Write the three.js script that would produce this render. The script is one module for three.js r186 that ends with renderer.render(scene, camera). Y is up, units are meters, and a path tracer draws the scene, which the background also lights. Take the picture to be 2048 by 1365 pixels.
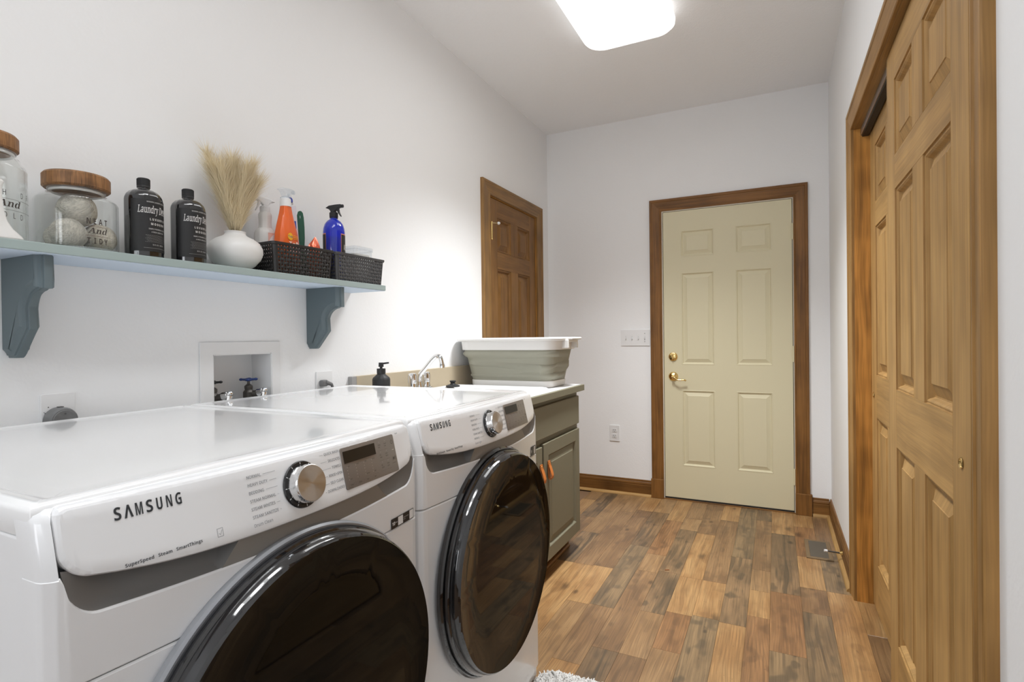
import * as THREE from 'three';
import { RoundedBoxGeometry } from 'three/addons/geometries/RoundedBoxGeometry.js';
import { mergeGeometries, mergeVertices, toCreasedNormals } from 'three/addons/utils/BufferGeometryUtils.js';
import { RectAreaLightUniformsLib } from 'three/addons/lights/RectAreaLightUniformsLib.js';

// ------------------------------------------------------------------ camera, daylight, lamps, exposure
const scene = new THREE.Scene();
const camera = new THREE.PerspectiveCamera(2 * Math.atan(682.5 / 1079.68) * 180 / Math.PI, 2048 / 1365, 0.02, 60);
camera.position.set(1.6017, 1.1663, 3.9468);
camera.rotation.order = 'YXZ';
camera.rotation.set(-0.0063, 0.454, -0.0121);
const renderer = new THREE.WebGLRenderer({ antialias: true });
renderer.toneMapping = THREE.LinearToneMapping;
renderer.toneMappingExposure = 1.82;
renderer.shadowMap.enabled = true;
renderer.shadowMap.type = THREE.PCFSoftShadowMap;
scene.background = new THREE.Color(0.95, 1.0, 1.1);
RectAreaLightUniformsLib.init();
function areaLight(color, intensity, w, h, pos, look) {
  const l = new THREE.RectAreaLight(color, intensity, w, h);
  l.position.set(...pos); l.lookAt(...look); scene.add(l); return l;
}
const CEIL = 2.754, XR = 1.9125, ZN = 6.6;
// the ceiling fixture and a second one added to brighten the room (their lenses are built further down) throw most of their light downwards; daylight comes through the window behind the camera
const LAMP = new THREE.Color(0.965, 0.985, 1.0);
for (const [z, area, spot, at] of [[1.76, 1.95, 4.7, [-0.5, -0.35, -0.2]], [3.55, 2.15, 0.8, [-0.4, 0, 0.4]]]) {
  areaLight(LAMP, area, 0.40, 1.15, [0.948, 2.655, z], [0.948, 0, z]);
  for (const d of at) {
    const l = new THREE.SpotLight(LAMP, spot, 0, 58 * Math.PI / 180, 1, 2); l.position.set(0.948, 2.648, z + d); l.target.position.set(0.948, 0, z + d);
    l.castShadow = true; l.shadow.radius = 8; l.shadow.mapSize.set(2048, 2048); scene.add(l, l.target);
  }
}
areaLight(new THREE.Color(0.95, 0.98, 1.0), 2.0, 1.10, 1.30, [0.98, 1.50, 6.50], [0.98, 1.40, 0]);

// ------------------------------------------------------------------ helpers
const V3 = THREE.Vector3;
function rng(seed) { let s = seed >>> 0; return () => { s = (s + 0x6d2b79f5) | 0; let t = Math.imul(s ^ (s >>> 15), 1 | s); t = (t + Math.imul(t ^ (t >>> 7), 61 | t)) ^ t; return ((t ^ (t >>> 14)) >>> 0) / 4294967296; }; }
const used = {};
function numbered(n) { const k = used[n] = (used[n] ?? -1) + 1; return k ? n + '_' + String(k).padStart(3, '0') : n; }
function tag(o, label, category, group, kind) {
  if (label) o.userData.label = label;
  if (category) o.userData.category = category;
  if (group) o.userData.group = group;
  if (kind) o.userData.kind = kind;
  return o;
}
function thing(name, label, category, pos = [0, 0, 0], turn = 0, group) {
  const o = new THREE.Group(); o.name = numbered(name); o.position.set(...pos); o.rotation.y = turn; scene.add(o);
  return tag(o, label, category, group);
}
function structure(name, pos = [0, 0, 0], turn = 0) {
  const o = new THREE.Group(); o.name = name; o.position.set(...pos); o.rotation.y = turn; scene.add(o); o.userData.kind = 'structure'; return o;
}
function clean(g) {
  let h = g.index ? g.toNonIndexed() : g.clone();
  for (const k of Object.keys(h.attributes)) if (!['position', 'normal', 'uv'].includes(k)) h.deleteAttribute(k);
  if (!h.attributes.normal) h.computeVertexNormals();
  if (!h.attributes.uv) h.setAttribute('uv', new THREE.BufferAttribute(new Float32Array(h.attributes.position.count * 2), 2));
  h.morphAttributes = {}; h.clearGroups(); return h;
}
const merge = (list) => list.length === 1 ? list[0] : mergeGeometries(list.map(clean));
function part(parent, name, geo, mat, label) {
  const m = new THREE.Mesh(Array.isArray(geo) ? merge(geo) : geo, mat); m.name = name; m.castShadow = m.receiveShadow = true;
  if (label) m.userData.label = label;
  (parent ?? scene).add(m); return m;
}
function box(x0, x1, y0, y1, z0, z1, r = 0, seg = 2) {
  const w = x1 - x0, h = y1 - y0, d = z1 - z0;
  const g = r ? new RoundedBoxGeometry(w, h, d, seg, Math.min(r, w / 2.01, h / 2.01, d / 2.01)) : new THREE.BoxGeometry(w, h, d);
  g.translate((x0 + x1) / 2, (y0 + y1) / 2, (z0 + z1) / 2); return g;
}
let uvSeed = rng(11);
// box mapping in metres; the texture's v runs along the grain
function grain(g, axis, su = 1, sv = 1) {
  g = clean(g);
  const p = g.attributes.position, n = g.attributes.normal, uv = g.attributes.uv, ou = uvSeed() * 3, ov = uvSeed() * 3;
  for (let i = 0; i < p.count; i += 3) {
    const ax = Math.abs(n.getX(i) + n.getX(i + 1) + n.getX(i + 2)), ay = Math.abs(n.getY(i) + n.getY(i + 1) + n.getY(i + 2)), az = Math.abs(n.getZ(i) + n.getZ(i + 1) + n.getZ(i + 2));
    const dom = ax > ay && ax > az ? 'x' : ay > az ? 'y' : 'z';
    let [a, b] = dom === 'x' ? ['z', 'y'] : dom === 'y' ? ['x', 'z'] : ['x', 'y'];
    if (axis === a) [a, b] = [b, a];
    else if (axis !== b) { /* end grain */ }
    const get = { x: (k) => p.getX(k), y: (k) => p.getY(k), z: (k) => p.getZ(k) };
    for (let k = i; k < i + 3; k++) uv.setXY(k, get[a](k) * su + ou, get[b](k) * sv + ov);
  }
  return g;
}
function lathe(pts, seg = 48) { return new THREE.LatheGeometry(pts.map(([r, y]) => new THREE.Vector2(Math.max(r, 1e-5), y)), seg); }
const creased = (g, a = 0.6) => toCreasedNormals(g, a);
function latheC(pts, seg = 48, a = 0.5) { return creased(lathe(pts, seg), a); }
function tube(pts, r, seg = 24, rad = 10, closed = false) { return new THREE.TubeGeometry(new THREE.CatmullRomCurve3(pts.map((p) => new V3(...p)), closed), seg, r, rad, closed); }
function rod(a, b, r0, r1 = r0, seg = 12) {
  const A = new V3(...a), B = new V3(...b), d = B.clone().sub(A), g = new THREE.CylinderGeometry(r1, r0, d.length(), seg);
  g.applyQuaternion(new THREE.Quaternion().setFromUnitVectors(new V3(0, 1, 0), d.clone().normalize())); g.translate(...A.add(B).multiplyScalar(0.5).toArray()); return g;
}
function poly(pts) { const s = new THREE.Shape(); pts.forEach(([x, y], i) => i ? s.lineTo(x, y) : s.moveTo(x, y)); s.closePath(); return s; }
function roundRect(x0, x1, y0, y1, r) {
  const s = new THREE.Shape(); s.moveTo(x0 + r, y0); s.lineTo(x1 - r, y0); s.absarc(x1 - r, y0 + r, r, -Math.PI / 2, 0); s.lineTo(x1, y1 - r); s.absarc(x1 - r, y1 - r, r, 0, Math.PI / 2);
  s.lineTo(x0 + r, y1); s.absarc(x0 + r, y1 - r, r, Math.PI / 2, Math.PI); s.lineTo(x0, y0 + r); s.absarc(x0 + r, y0 + r, r, Math.PI, Math.PI * 1.5); return s;
}
function extrude(shape, depth, bevel = 0, seg = 2, curve = 12) {
  return new THREE.ExtrudeGeometry(shape, { depth: depth - 2 * bevel, bevelEnabled: bevel > 0, bevelThickness: bevel, bevelSize: bevel, bevelOffset: -bevel, bevelSegments: seg, curveSegments: curve }).translate(0, 0, bevel);
}
// grid surface from f(s, t) -> [x, y, z]
function surface(f, ns, nt, flip = false) {
  const p = [], uv = [], idx = [];
  for (let j = 0; j <= nt; j++) for (let i = 0; i <= ns; i++) { p.push(...f(i / ns, j / nt)); uv.push(i / ns, j / nt); }
  for (let j = 0; j < nt; j++) for (let i = 0; i < ns; i++) {
    const a = j * (ns + 1) + i, b = a + 1, c = a + ns + 1, d = c + 1;
    if (flip) idx.push(a, c, b, b, c, d); else idx.push(a, b, c, b, d, c);
  }
  const g = new THREE.BufferGeometry(); g.setAttribute('position', new THREE.Float32BufferAttribute(p, 3)); g.setAttribute('uv', new THREE.Float32BufferAttribute(uv, 2)); g.setIndex(idx); g.computeVertexNormals(); return g;
}
// rings of points joined into a skin; each ring is an array of [x,y,z]; caps are fans
function loft(rings, { capStart = true, capEnd = true, closed = true } = {}) {
  const n = rings[0].length, p = [], idx = [], uv = [];
  rings.forEach((r, j) => r.forEach((q, i) => { p.push(...q); uv.push(i / n, j / (rings.length - 1)); }));
  for (let j = 0; j < rings.length - 1; j++) for (let i = 0; i < (closed ? n : n - 1); i++) {
    const a = j * n + i, b = j * n + (i + 1) % n, c = a + n, d = b + n; idx.push(a, b, c, b, d, c);
  }
  const cap = (r, flip) => { const c = p.length / 3, m = [0, 1, 2].map((k) => r.reduce((s, q) => s + q[k], 0) / n); p.push(...m); uv.push(0.5, 0.5); r.forEach((q) => { p.push(...q); uv.push(0, 0); });
    for (let i = 0; i < n; i++) { const a = c + 1 + i, b = c + 1 + (i + 1) % n; flip ? idx.push(c, b, a) : idx.push(c, a, b); } };
  if (capStart) cap(rings[0], true);
  if (capEnd) cap(rings[rings.length - 1], false);
  const g = new THREE.BufferGeometry(); g.setAttribute('position', new THREE.Float32BufferAttribute(p, 3)); g.setAttribute('uv', new THREE.Float32BufferAttribute(uv, 2)); g.setIndex(idx); g.computeVertexNormals(); return g;
}
// rounded rectangle ring in the xz plane, seen from above anticlockwise for outward faces when stacked upwards
function ringRR(hx, hz, r, y, n = 8, cx = 0, cz = 0) {
  const out = [];
  for (const [sx, sz, a0] of [[1, 1, 0], [-1, 1, 1], [-1, -1, 2], [1, -1, 3]]) for (let i = 0; i <= n; i++) {
    const a = (a0 + i / n) * Math.PI / 2; out.push([cx + sx * (hx - r) + r * Math.cos(a), y, cz + sz * (hz - r) + r * Math.sin(a)]);
  }
  return out.reverse();
}
// nested rectangles: profile of [inset, depth] from the rim of a w x h opening inwards, last one capped
function nested(x0, x1, y0, y1, profile) {
  const list = [];
  for (let k = 0; k < profile.length; k++) {
    const [d, z] = profile[k], q = [[x0 + d, y0 + d, z], [x1 - d, y0 + d, z], [x1 - d, y1 - d, z], [x0 + d, y1 - d, z]];
    if (k) list.push(...[0, 1, 2, 3].map((i) => { const [e, w] = profile[k - 1], o = [[x0 + e, y0 + e, w], [x1 - e, y0 + e, w], [x1 - e, y1 - e, w], [x0 + e, y1 - e, w]]; return [o[i], o[(i + 1) % 4], q[(i + 1) % 4], q[i]]; }));
    if (k === profile.length - 1) list.push(q);
  }
  return quads(list);
}
function quads(list) {
  const p = []; for (const [a, b, c, d] of list) p.push(...a, ...b, ...c, ...a, ...c, ...d);
  const g = new THREE.BufferGeometry(); g.setAttribute('position', new THREE.Float32BufferAttribute(p, 3)); g.computeVertexNormals(); return clean(g);
}
// ------------------------------------------------------------------ textures (periodic value noise)
function hash(x, y, s) { let h = Math.imul(x, 374761393) + Math.imul(y, 668265263) + Math.imul(s, 2147483647 ^ 0x5bd1e995); h = Math.imul(h ^ (h >>> 13), 1274126177); return ((h ^ (h >>> 16)) >>> 0) / 4294967296; }
function pn(x, y, px, py, s) {
  const xi = Math.floor(x), yi = Math.floor(y); let fx = x - xi, fy = y - yi; fx = fx * fx * (3 - 2 * fx); fy = fy * fy * (3 - 2 * fy);
  const m = (a, b) => ((a % b) + b) % b, x0 = m(xi, px), x1 = m(xi + 1, px), y0 = m(yi, py), y1 = m(yi + 1, py);
  return (hash(x0, y0, s) * (1 - fx) + hash(x1, y0, s) * fx) * (1 - fy) + (hash(x0, y1, s) * (1 - fx) + hash(x1, y1, s) * fx) * fy;
}
function fbm(u, v, fx, fy, oct, s) { let a = 0, t = 0, w = 1; for (let o = 0; o < oct; o++) { a += w * pn(u * fx, v * fy, fx, fy, s + o * 17); t += w; w *= 0.55; fx *= 2; fy *= 2; } return a / t; }
function dataTex(w, h, f, srgb = true) {
  const d = new Uint8Array(w * h * 4);
  for (let y = 0; y < h; y++) for (let x = 0; x < w; x++) { const c = f((x + 0.5) / w, (y + 0.5) / h), i = (y * w + x) * 4; for (let k = 0; k < 3; k++) d[i + k] = Math.max(0, Math.min(255, 255 * (c.length ? c[k] : c))); d[i + 3] = 255; }
  const t = new THREE.DataTexture(d, w, h); t.wrapS = t.wrapT = THREE.RepeatWrapping; t.magFilter = THREE.LinearFilter; t.minFilter = THREE.LinearMipmapLinearFilter; t.generateMipmaps = true;
  if (srgb) t.colorSpace = THREE.SRGBColorSpace; t.needsUpdate = true; return t;
}
const mix3 = (a, b, t) => a.map((x, i) => x + (b[i] - x) * t), smooth = (a, b, x) => { const t = Math.max(0, Math.min(1, (x - a) / (b - a))); return t * t * (3 - 2 * t); };
// stained maple: a soft lengthways figure with blotches; repeats every 0.3 m across and 1.2 m along
function stainTex(seed, contrast) {
  const t = dataTex(384, 1024, (u, v) => {
    const warp = 0.06 * (fbm(u, v, 3, 4, 2, seed + 5) - 0.5);
    const g = fbm(u + warp, v, 48, 5, 3, seed), fine = fbm(u + warp, v, 128, 10, 2, seed + 31), blot = fbm(u, v, 3, 7, 3, seed + 61), band = fbm(u + warp * 2, v, 9, 2, 2, seed + 91);
    let k = 0.86 + contrast * (0.34 * (g - 0.5) + 0.20 * (fine - 0.5) + 0.42 * (blot - 0.5) + 0.3 * (band - 0.5));
    k = Math.min(1.06, k);
    return [k, k * (0.985 + 0.03 * (blot - 0.5)), k * (0.96 + 0.08 * (blot - 0.5))];
  });
  t.repeat.set(1 / 0.3, 1 / 1.2); return t;
}
// rustic plank print: one tile is 0.11 m across and 1.0 m along, [light, mid, dark] in sRGB
function plankTex(seed, light, mid, dark, o) {
  return dataTex(160, 1024, (u, v) => {
    const warp = 0.25 * (fbm(u, v, 2, 3, 2, seed + 3) - 0.5), uu = u + warp;
    const blot = fbm(u, v, 2, 5, 4, seed + 9), streak = fbm(uu, v, 7, 3, 3, seed + 21), fine = fbm(uu, v, 40, 8, 2, seed + 33), cloud = fbm(u, v, 3, 14, 2, seed + 71);
    const ring = 0.5 + 0.5 * Math.sin((uu * 9 + 3.2 * fbm(u, v, 1, 3, 2, seed + 47)) * 6.2832);
    let c = mix3(mid, light, smooth(0.3, 0.7, blot));
    c = mix3(c, dark, o.dark * smooth(0.52, 0.76, streak) * 0.85);
    c = mix3(c, dark, o.blot * smooth(0.58, 0.78, cloud) * 0.8);
    c = mix3(c, dark, o.ring * Math.pow(ring, 4) * 0.5);
    for (const [kx, ky, kr] of o.knots) { const dx = (u - kx) * 0.11, dy = ((v - ky + 1.5) % 1 - 0.5), d = Math.sqrt(dx * dx * 1.6 + dy * dy * 0.45) / kr + 0.35 * (fbm(u, v, 6, 40, 2, seed + 5) - 0.5); c = mix3(c, dark.map((x) => x * 0.62), 0.6 * smooth(1.1, 0.1, d)); }
    const sp = hash(Math.floor(u * 160), Math.floor(v * 512), seed); const spots = fbm(u, v, 20, 90, 1, seed + 101) > 0.965 ? 0.82 : 1;
    const k = (0.95 + 0.27 * (fine - 0.5) + 0.03 * (sp - 0.5)) * spots; return c.map((x) => x * k);
  });
}
const wallBump = dataTex(512, 512, (u, v) => 0.5 * fbm(u, v, 24, 24, 3, 4) + 0.5 * fbm(u, v, 90, 90, 2, 8), false); wallBump.repeat.set(1.6, 1.6);
const ceilBump = wallBump.clone(); ceilBump.repeat.set(2.2, 2.2);
const fabricNoise = dataTex(256, 256, (u, v) => fbm(u, v, 12, 12, 4, 77), false);
const feltTex = dataTex(256, 256, (u, v) => { const a = fbm(u, v, 7, 5, 3, 17), b = fbm(u + 0.1 * a, v, 50, 60, 3, 29), k = 0.84 + 0.26 * (a - 0.5) + 0.26 * (b - 0.5); return [k, k * 0.985, k * 0.95]; });
function canvasTex(w, h, draw) {
  const c = document.createElement('canvas'); c.width = w; c.height = h; const x = c.getContext('2d'); x.clearRect(0, 0, w, h); draw(x, w, h);
  const t = new THREE.CanvasTexture(c); t.colorSpace = THREE.SRGBColorSpace; return t;
}
// ------------------------------------------------------------------ materials
const S = (r, g, b) => new THREE.Color().setRGB(r, g, b);
function std(color, roughness = 0.6, o = {}) { return new THREE.MeshStandardMaterial({ color, roughness, ...o }); }
function phy(color, roughness = 0.4, o = {}) { return new THREE.MeshPhysicalMaterial({ color, roughness, ...o }); }
const M = {
  wall: std(S(0.90, 0.903, 0.906), 0.75, { bumpMap: wallBump, bumpScale: 0.0005 }),
  ceiling: std(S(0.945, 0.95, 0.96), 0.9, { bumpMap: ceilBump, bumpScale: 0.0012 }),
  trim: phy(S(0.25, 0.115, 0.03), 0.45, { map: stainTex(101, 0.8), specularIntensity: 0.6 }),
  jamb: phy(S(0.62, 0.30, 0.07), 0.45, { map: stainTex(151, 1.0), specularIntensity: 0.6 }),
  closetTrim: phy(S(0.46, 0.255, 0.082), 0.45, { map: stainTex(241, 0.5), specularIntensity: 0.7 }),
  closet: phy(S(0.61, 0.37, 0.14), 0.5, { map: stainTex(211, 0.42), specularIntensity: 0.6 }),
  sideTrim: phy(S(0.36, 0.195, 0.06), 0.45, { map: stainTex(181, 0.7) }),
  oldDoor: phy(S(0.31, 0.155, 0.046), 0.45, { map: stainTex(307, 0.6), specularIntensity: 0.6 }),
  cream: std(S(0.70, 0.64, 0.44), 0.5),
  creamTrim: std(S(0.78, 0.72, 0.6), 0.5),
  olive: std(S(0.185, 0.172, 0.118), 0.5),
  shelf: std(S(0.33, 0.40, 0.39), 0.5),
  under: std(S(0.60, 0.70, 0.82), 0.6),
  bracket: std(S(0.115, 0.15, 0.163), 0.5),
  enamel: phy(S(0.83, 0.835, 0.845), 0.28, { clearcoat: 0.6, clearcoatRoughness: 0.08 }),
  enamelTop: phy(S(0.83, 0.83, 0.83), 0.2, { clearcoat: 0.8, clearcoatRoughness: 0.05 }),
  strip: std(S(0.26, 0.245, 0.225), 0.42, { metalness: 0.35 }),
  gripShaded: std(S(0.19, 0.185, 0.18), 0.5, { metalness: 0.1 }),  // darkened for the shade under the overhanging control panel
  plate: std(S(0.27, 0.245, 0.225), 0.38, { metalness: 0.5 }),
  black: std(S(0.012, 0.012, 0.013), 0.35),
  blackGloss: phy(S(0.010, 0.010, 0.011), 0.06, { clearcoat: 1, clearcoatRoughness: 0.03 }),
  blackGlass: phy(S(0.005, 0.005, 0.0055), 0.03, { specularIntensity: 0.55, specularColor: S(0.8, 0.93, 1.0) }),
  rubber: std(S(0.016, 0.016, 0.017), 0.55),
  chrome: std(S(0.78, 0.78, 0.78), 0.12, { metalness: 1 }),
  knobMetal: phy(S(0.56, 0.54, 0.52), 0.38, { metalness: 1, anisotropy: 0.8 }),
  steel: std(S(0.45, 0.45, 0.46), 0.35, { metalness: 1 }),
  brass: std(S(0.80, 0.58, 0.24), 0.2, { metalness: 1 }),
  oldBrass: std(S(0.55, 0.45, 0.25), 0.35, { metalness: 0.9 }),
  white: std(S(0.82, 0.82, 0.82), 0.45),
  whiteGloss: phy(S(0.74, 0.74, 0.74), 0.3),
  ceramic: std(S(0.74, 0.73, 0.71), 0.42),
  grey: std(S(0.17, 0.17, 0.17), 0.55),
  greyDark: std(S(0.09, 0.09, 0.09), 0.5),
  blueHandle: std(S(0.02, 0.05, 0.2), 0.4),
  valve: std(S(0.12, 0.11, 0.10), 0.45, { metalness: 0.7 }),
  beige: std(S(0.50, 0.42, 0.30), 0.5),
  leather: std(S(0.55, 0.16, 0.025), 0.5, { bumpMap: fabricNoise, bumpScale: 0.0003 }),
  leatherEdge: std(S(0.26, 0.085, 0.025), 0.6),
  glass: phy(S(0.975, 0.98, 0.975), 0.02, { transmission: 1, thickness: 0, ior: 1.45 }),
  pane: phy(S(1, 1, 1), 0.0, { transmission: 1, thickness: 0, ior: 1.45 }),
  lidWood: std(S(0.30, 0.145, 0.055), 0.5, { map: stainTex(401, 1.3) }),
  felt: std(S(0.66, 0.64, 0.60), 0.95, { map: feltTex, bumpMap: feltTex, bumpScale: 0.0035 }),
  plume: std(S(0.84, 0.72, 0.49), 0.9),
  plumeStem: std(S(0.45, 0.36, 0.2), 0.9),
  sage: std(S(0.33, 0.325, 0.26), 0.6),
  basketWhite: std(S(0.80, 0.79, 0.77), 0.42),
  wicker: std(S(0.022, 0.021, 0.021), 0.42),
  wickerGrey: std(S(0.062, 0.062, 0.065), 0.4),
  orange: phy(S(0.80, 0.135, 0.02), 0.3, { clearcoat: 0.4, clearcoatRoughness: 0.1 }),
  green: std(S(0.012, 0.10, 0.055), 0.4),
  clear: phy(S(0.93, 0.95, 0.97), 0.05, { transmission: 0.9, thickness: 0, ior: 1.45 }),
  frosted: phy(S(0.88, 0.87, 0.85), 0.4, { transmission: 0.15, thickness: 0 }),
  blueGlass: phy(S(0.02, 0.06, 0.75), 0.06, { transmission: 0.55, thickness: 0, clearcoat: 1, clearcoatRoughness: 0.03 }),
  blueLiquid: std(S(0.008, 0.012, 0.16), 0.3),
  rug: std(S(0.74, 0.73, 0.71), 0.95),
  ventTan: std(S(0.19, 0.125, 0.062), 0.5),
  ventDark: std(S(0.085, 0.062, 0.034), 0.6),
  threshold: std(S(0.02, 0.018, 0.016), 0.6),
  lens: new THREE.MeshStandardMaterial({ color: 0xffffff, roughness: 0.5, emissive: new THREE.Color(1, 0.985, 0.97), emissiveIntensity: 0.6 }),
  addedLens: new THREE.MeshStandardMaterial({ color: 0xffffff, roughness: 0.5, emissive: new THREE.Color(1, 0.985, 0.97), emissiveIntensity: 0.6 }),
};
// ================================================================== the room
const T = 0.14;
function wall(name, x0, x1, holes, pos, turn, mat = M.wall) {
  const s = poly([[x0, -0.05], [x1, -0.05], [x1, CEIL + 0.1], [x0, CEIL + 0.1]]);
  for (const [a, b, c, d] of holes) { const h = new THREE.Path(); h.moveTo(a, c); h.lineTo(a, d); h.lineTo(b, d); h.lineTo(b, c); h.closePath(); s.holes.push(h); }
  const m = part(null, name, extrude(s, T).translate(0, 0, -T), mat); m.position.set(...pos); m.rotation.y = turn; m.userData.kind = 'structure'; return m;
}
const DOOR2 = [0.240, 0.9675], CLOSET = [1.19, 2.775];
wall('wall_far', -T, XR + T, [[0.876, 1.713, 0, 2.058]], [0, 0, 0], 0);
wall('wall_left', -ZN - T, 0, [[-DOOR2[1] - 0.012, -DOOR2[0] + 0.012, 0, 2.066], [-2.829, -2.606, 0.86, 1.124]], [0, 0, 0], Math.PI / 2);
wall('wall_right', 0, ZN + T, [[CLOSET[0] - 0.018, CLOSET[1] + 0.018, 0, 2.066]], [XR, 0, 0], -Math.PI / 2);
wall('wall_near', -XR - T, T, [[-1.55, -0.40, 0.85, 2.2]], [0, 0, ZN], Math.PI);
const ceil = part(null, 'ceiling', box(-T, XR + T, CEIL, CEIL + 0.1, -T, ZN + T), M.ceiling); ceil.userData.kind = 'structure';
{ const uv = ceil.geometry.attributes.uv, p = ceil.geometry.attributes.position; for (let i = 0; i < uv.count; i++) uv.setXY(i, p.getX(i), p.getZ(i)); }
{ // window behind the camera: frame, sash bars and panes
  const w = structure('window_1', [0.975, 0.85, ZN], Math.PI);
  const f = []; for (const [a, b, c, d] of [[-0.575, -0.525, 0, 1.35], [0.525, 0.575, 0, 1.35], [-0.525, 0.525, 0, 0.05], [-0.525, 0.525, 1.30, 1.35], [-0.525, 0.525, 0.655, 0.695]]) f.push(box(a, b, c, d, -0.09, -0.03, 0.004));
  part(w, 'window_frame', f, M.white);
  for (const y of [0.05, 0.695]) part(w, 'pane', box(-0.525, 0.525, y, y + 0.605, -0.062, -0.058), M.pane);
}
// closet behind the sliding doors
{ const c = structure('closet_shell', [XR + T, 0, 0]);
  part(c, 'closet_wall', [box(0.55, 0.6, -0.05, 2.6, 0.9, 3.1), box(0, 0.55, -0.05, 2.6, 0.9, 0.95), box(0, 0.55, -0.05, 2.6, 3.05, 3.1), box(0, 0.6, 2.5, 2.6, 0.9, 3.1)], M.wall); }
// rooms behind the two hinged doors stay shut: a backing board right behind each slab closes the opening
{ const b = structure('door_backing'); part(b, 'backing_board', [box(0.8, 1.8, -0.05, 2.2, -T - 0.05, -T - 0.01), box(-T - 0.05, -T - 0.01, -0.05, 2.2, 0.15, 1.1)], M.wall); }

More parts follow.
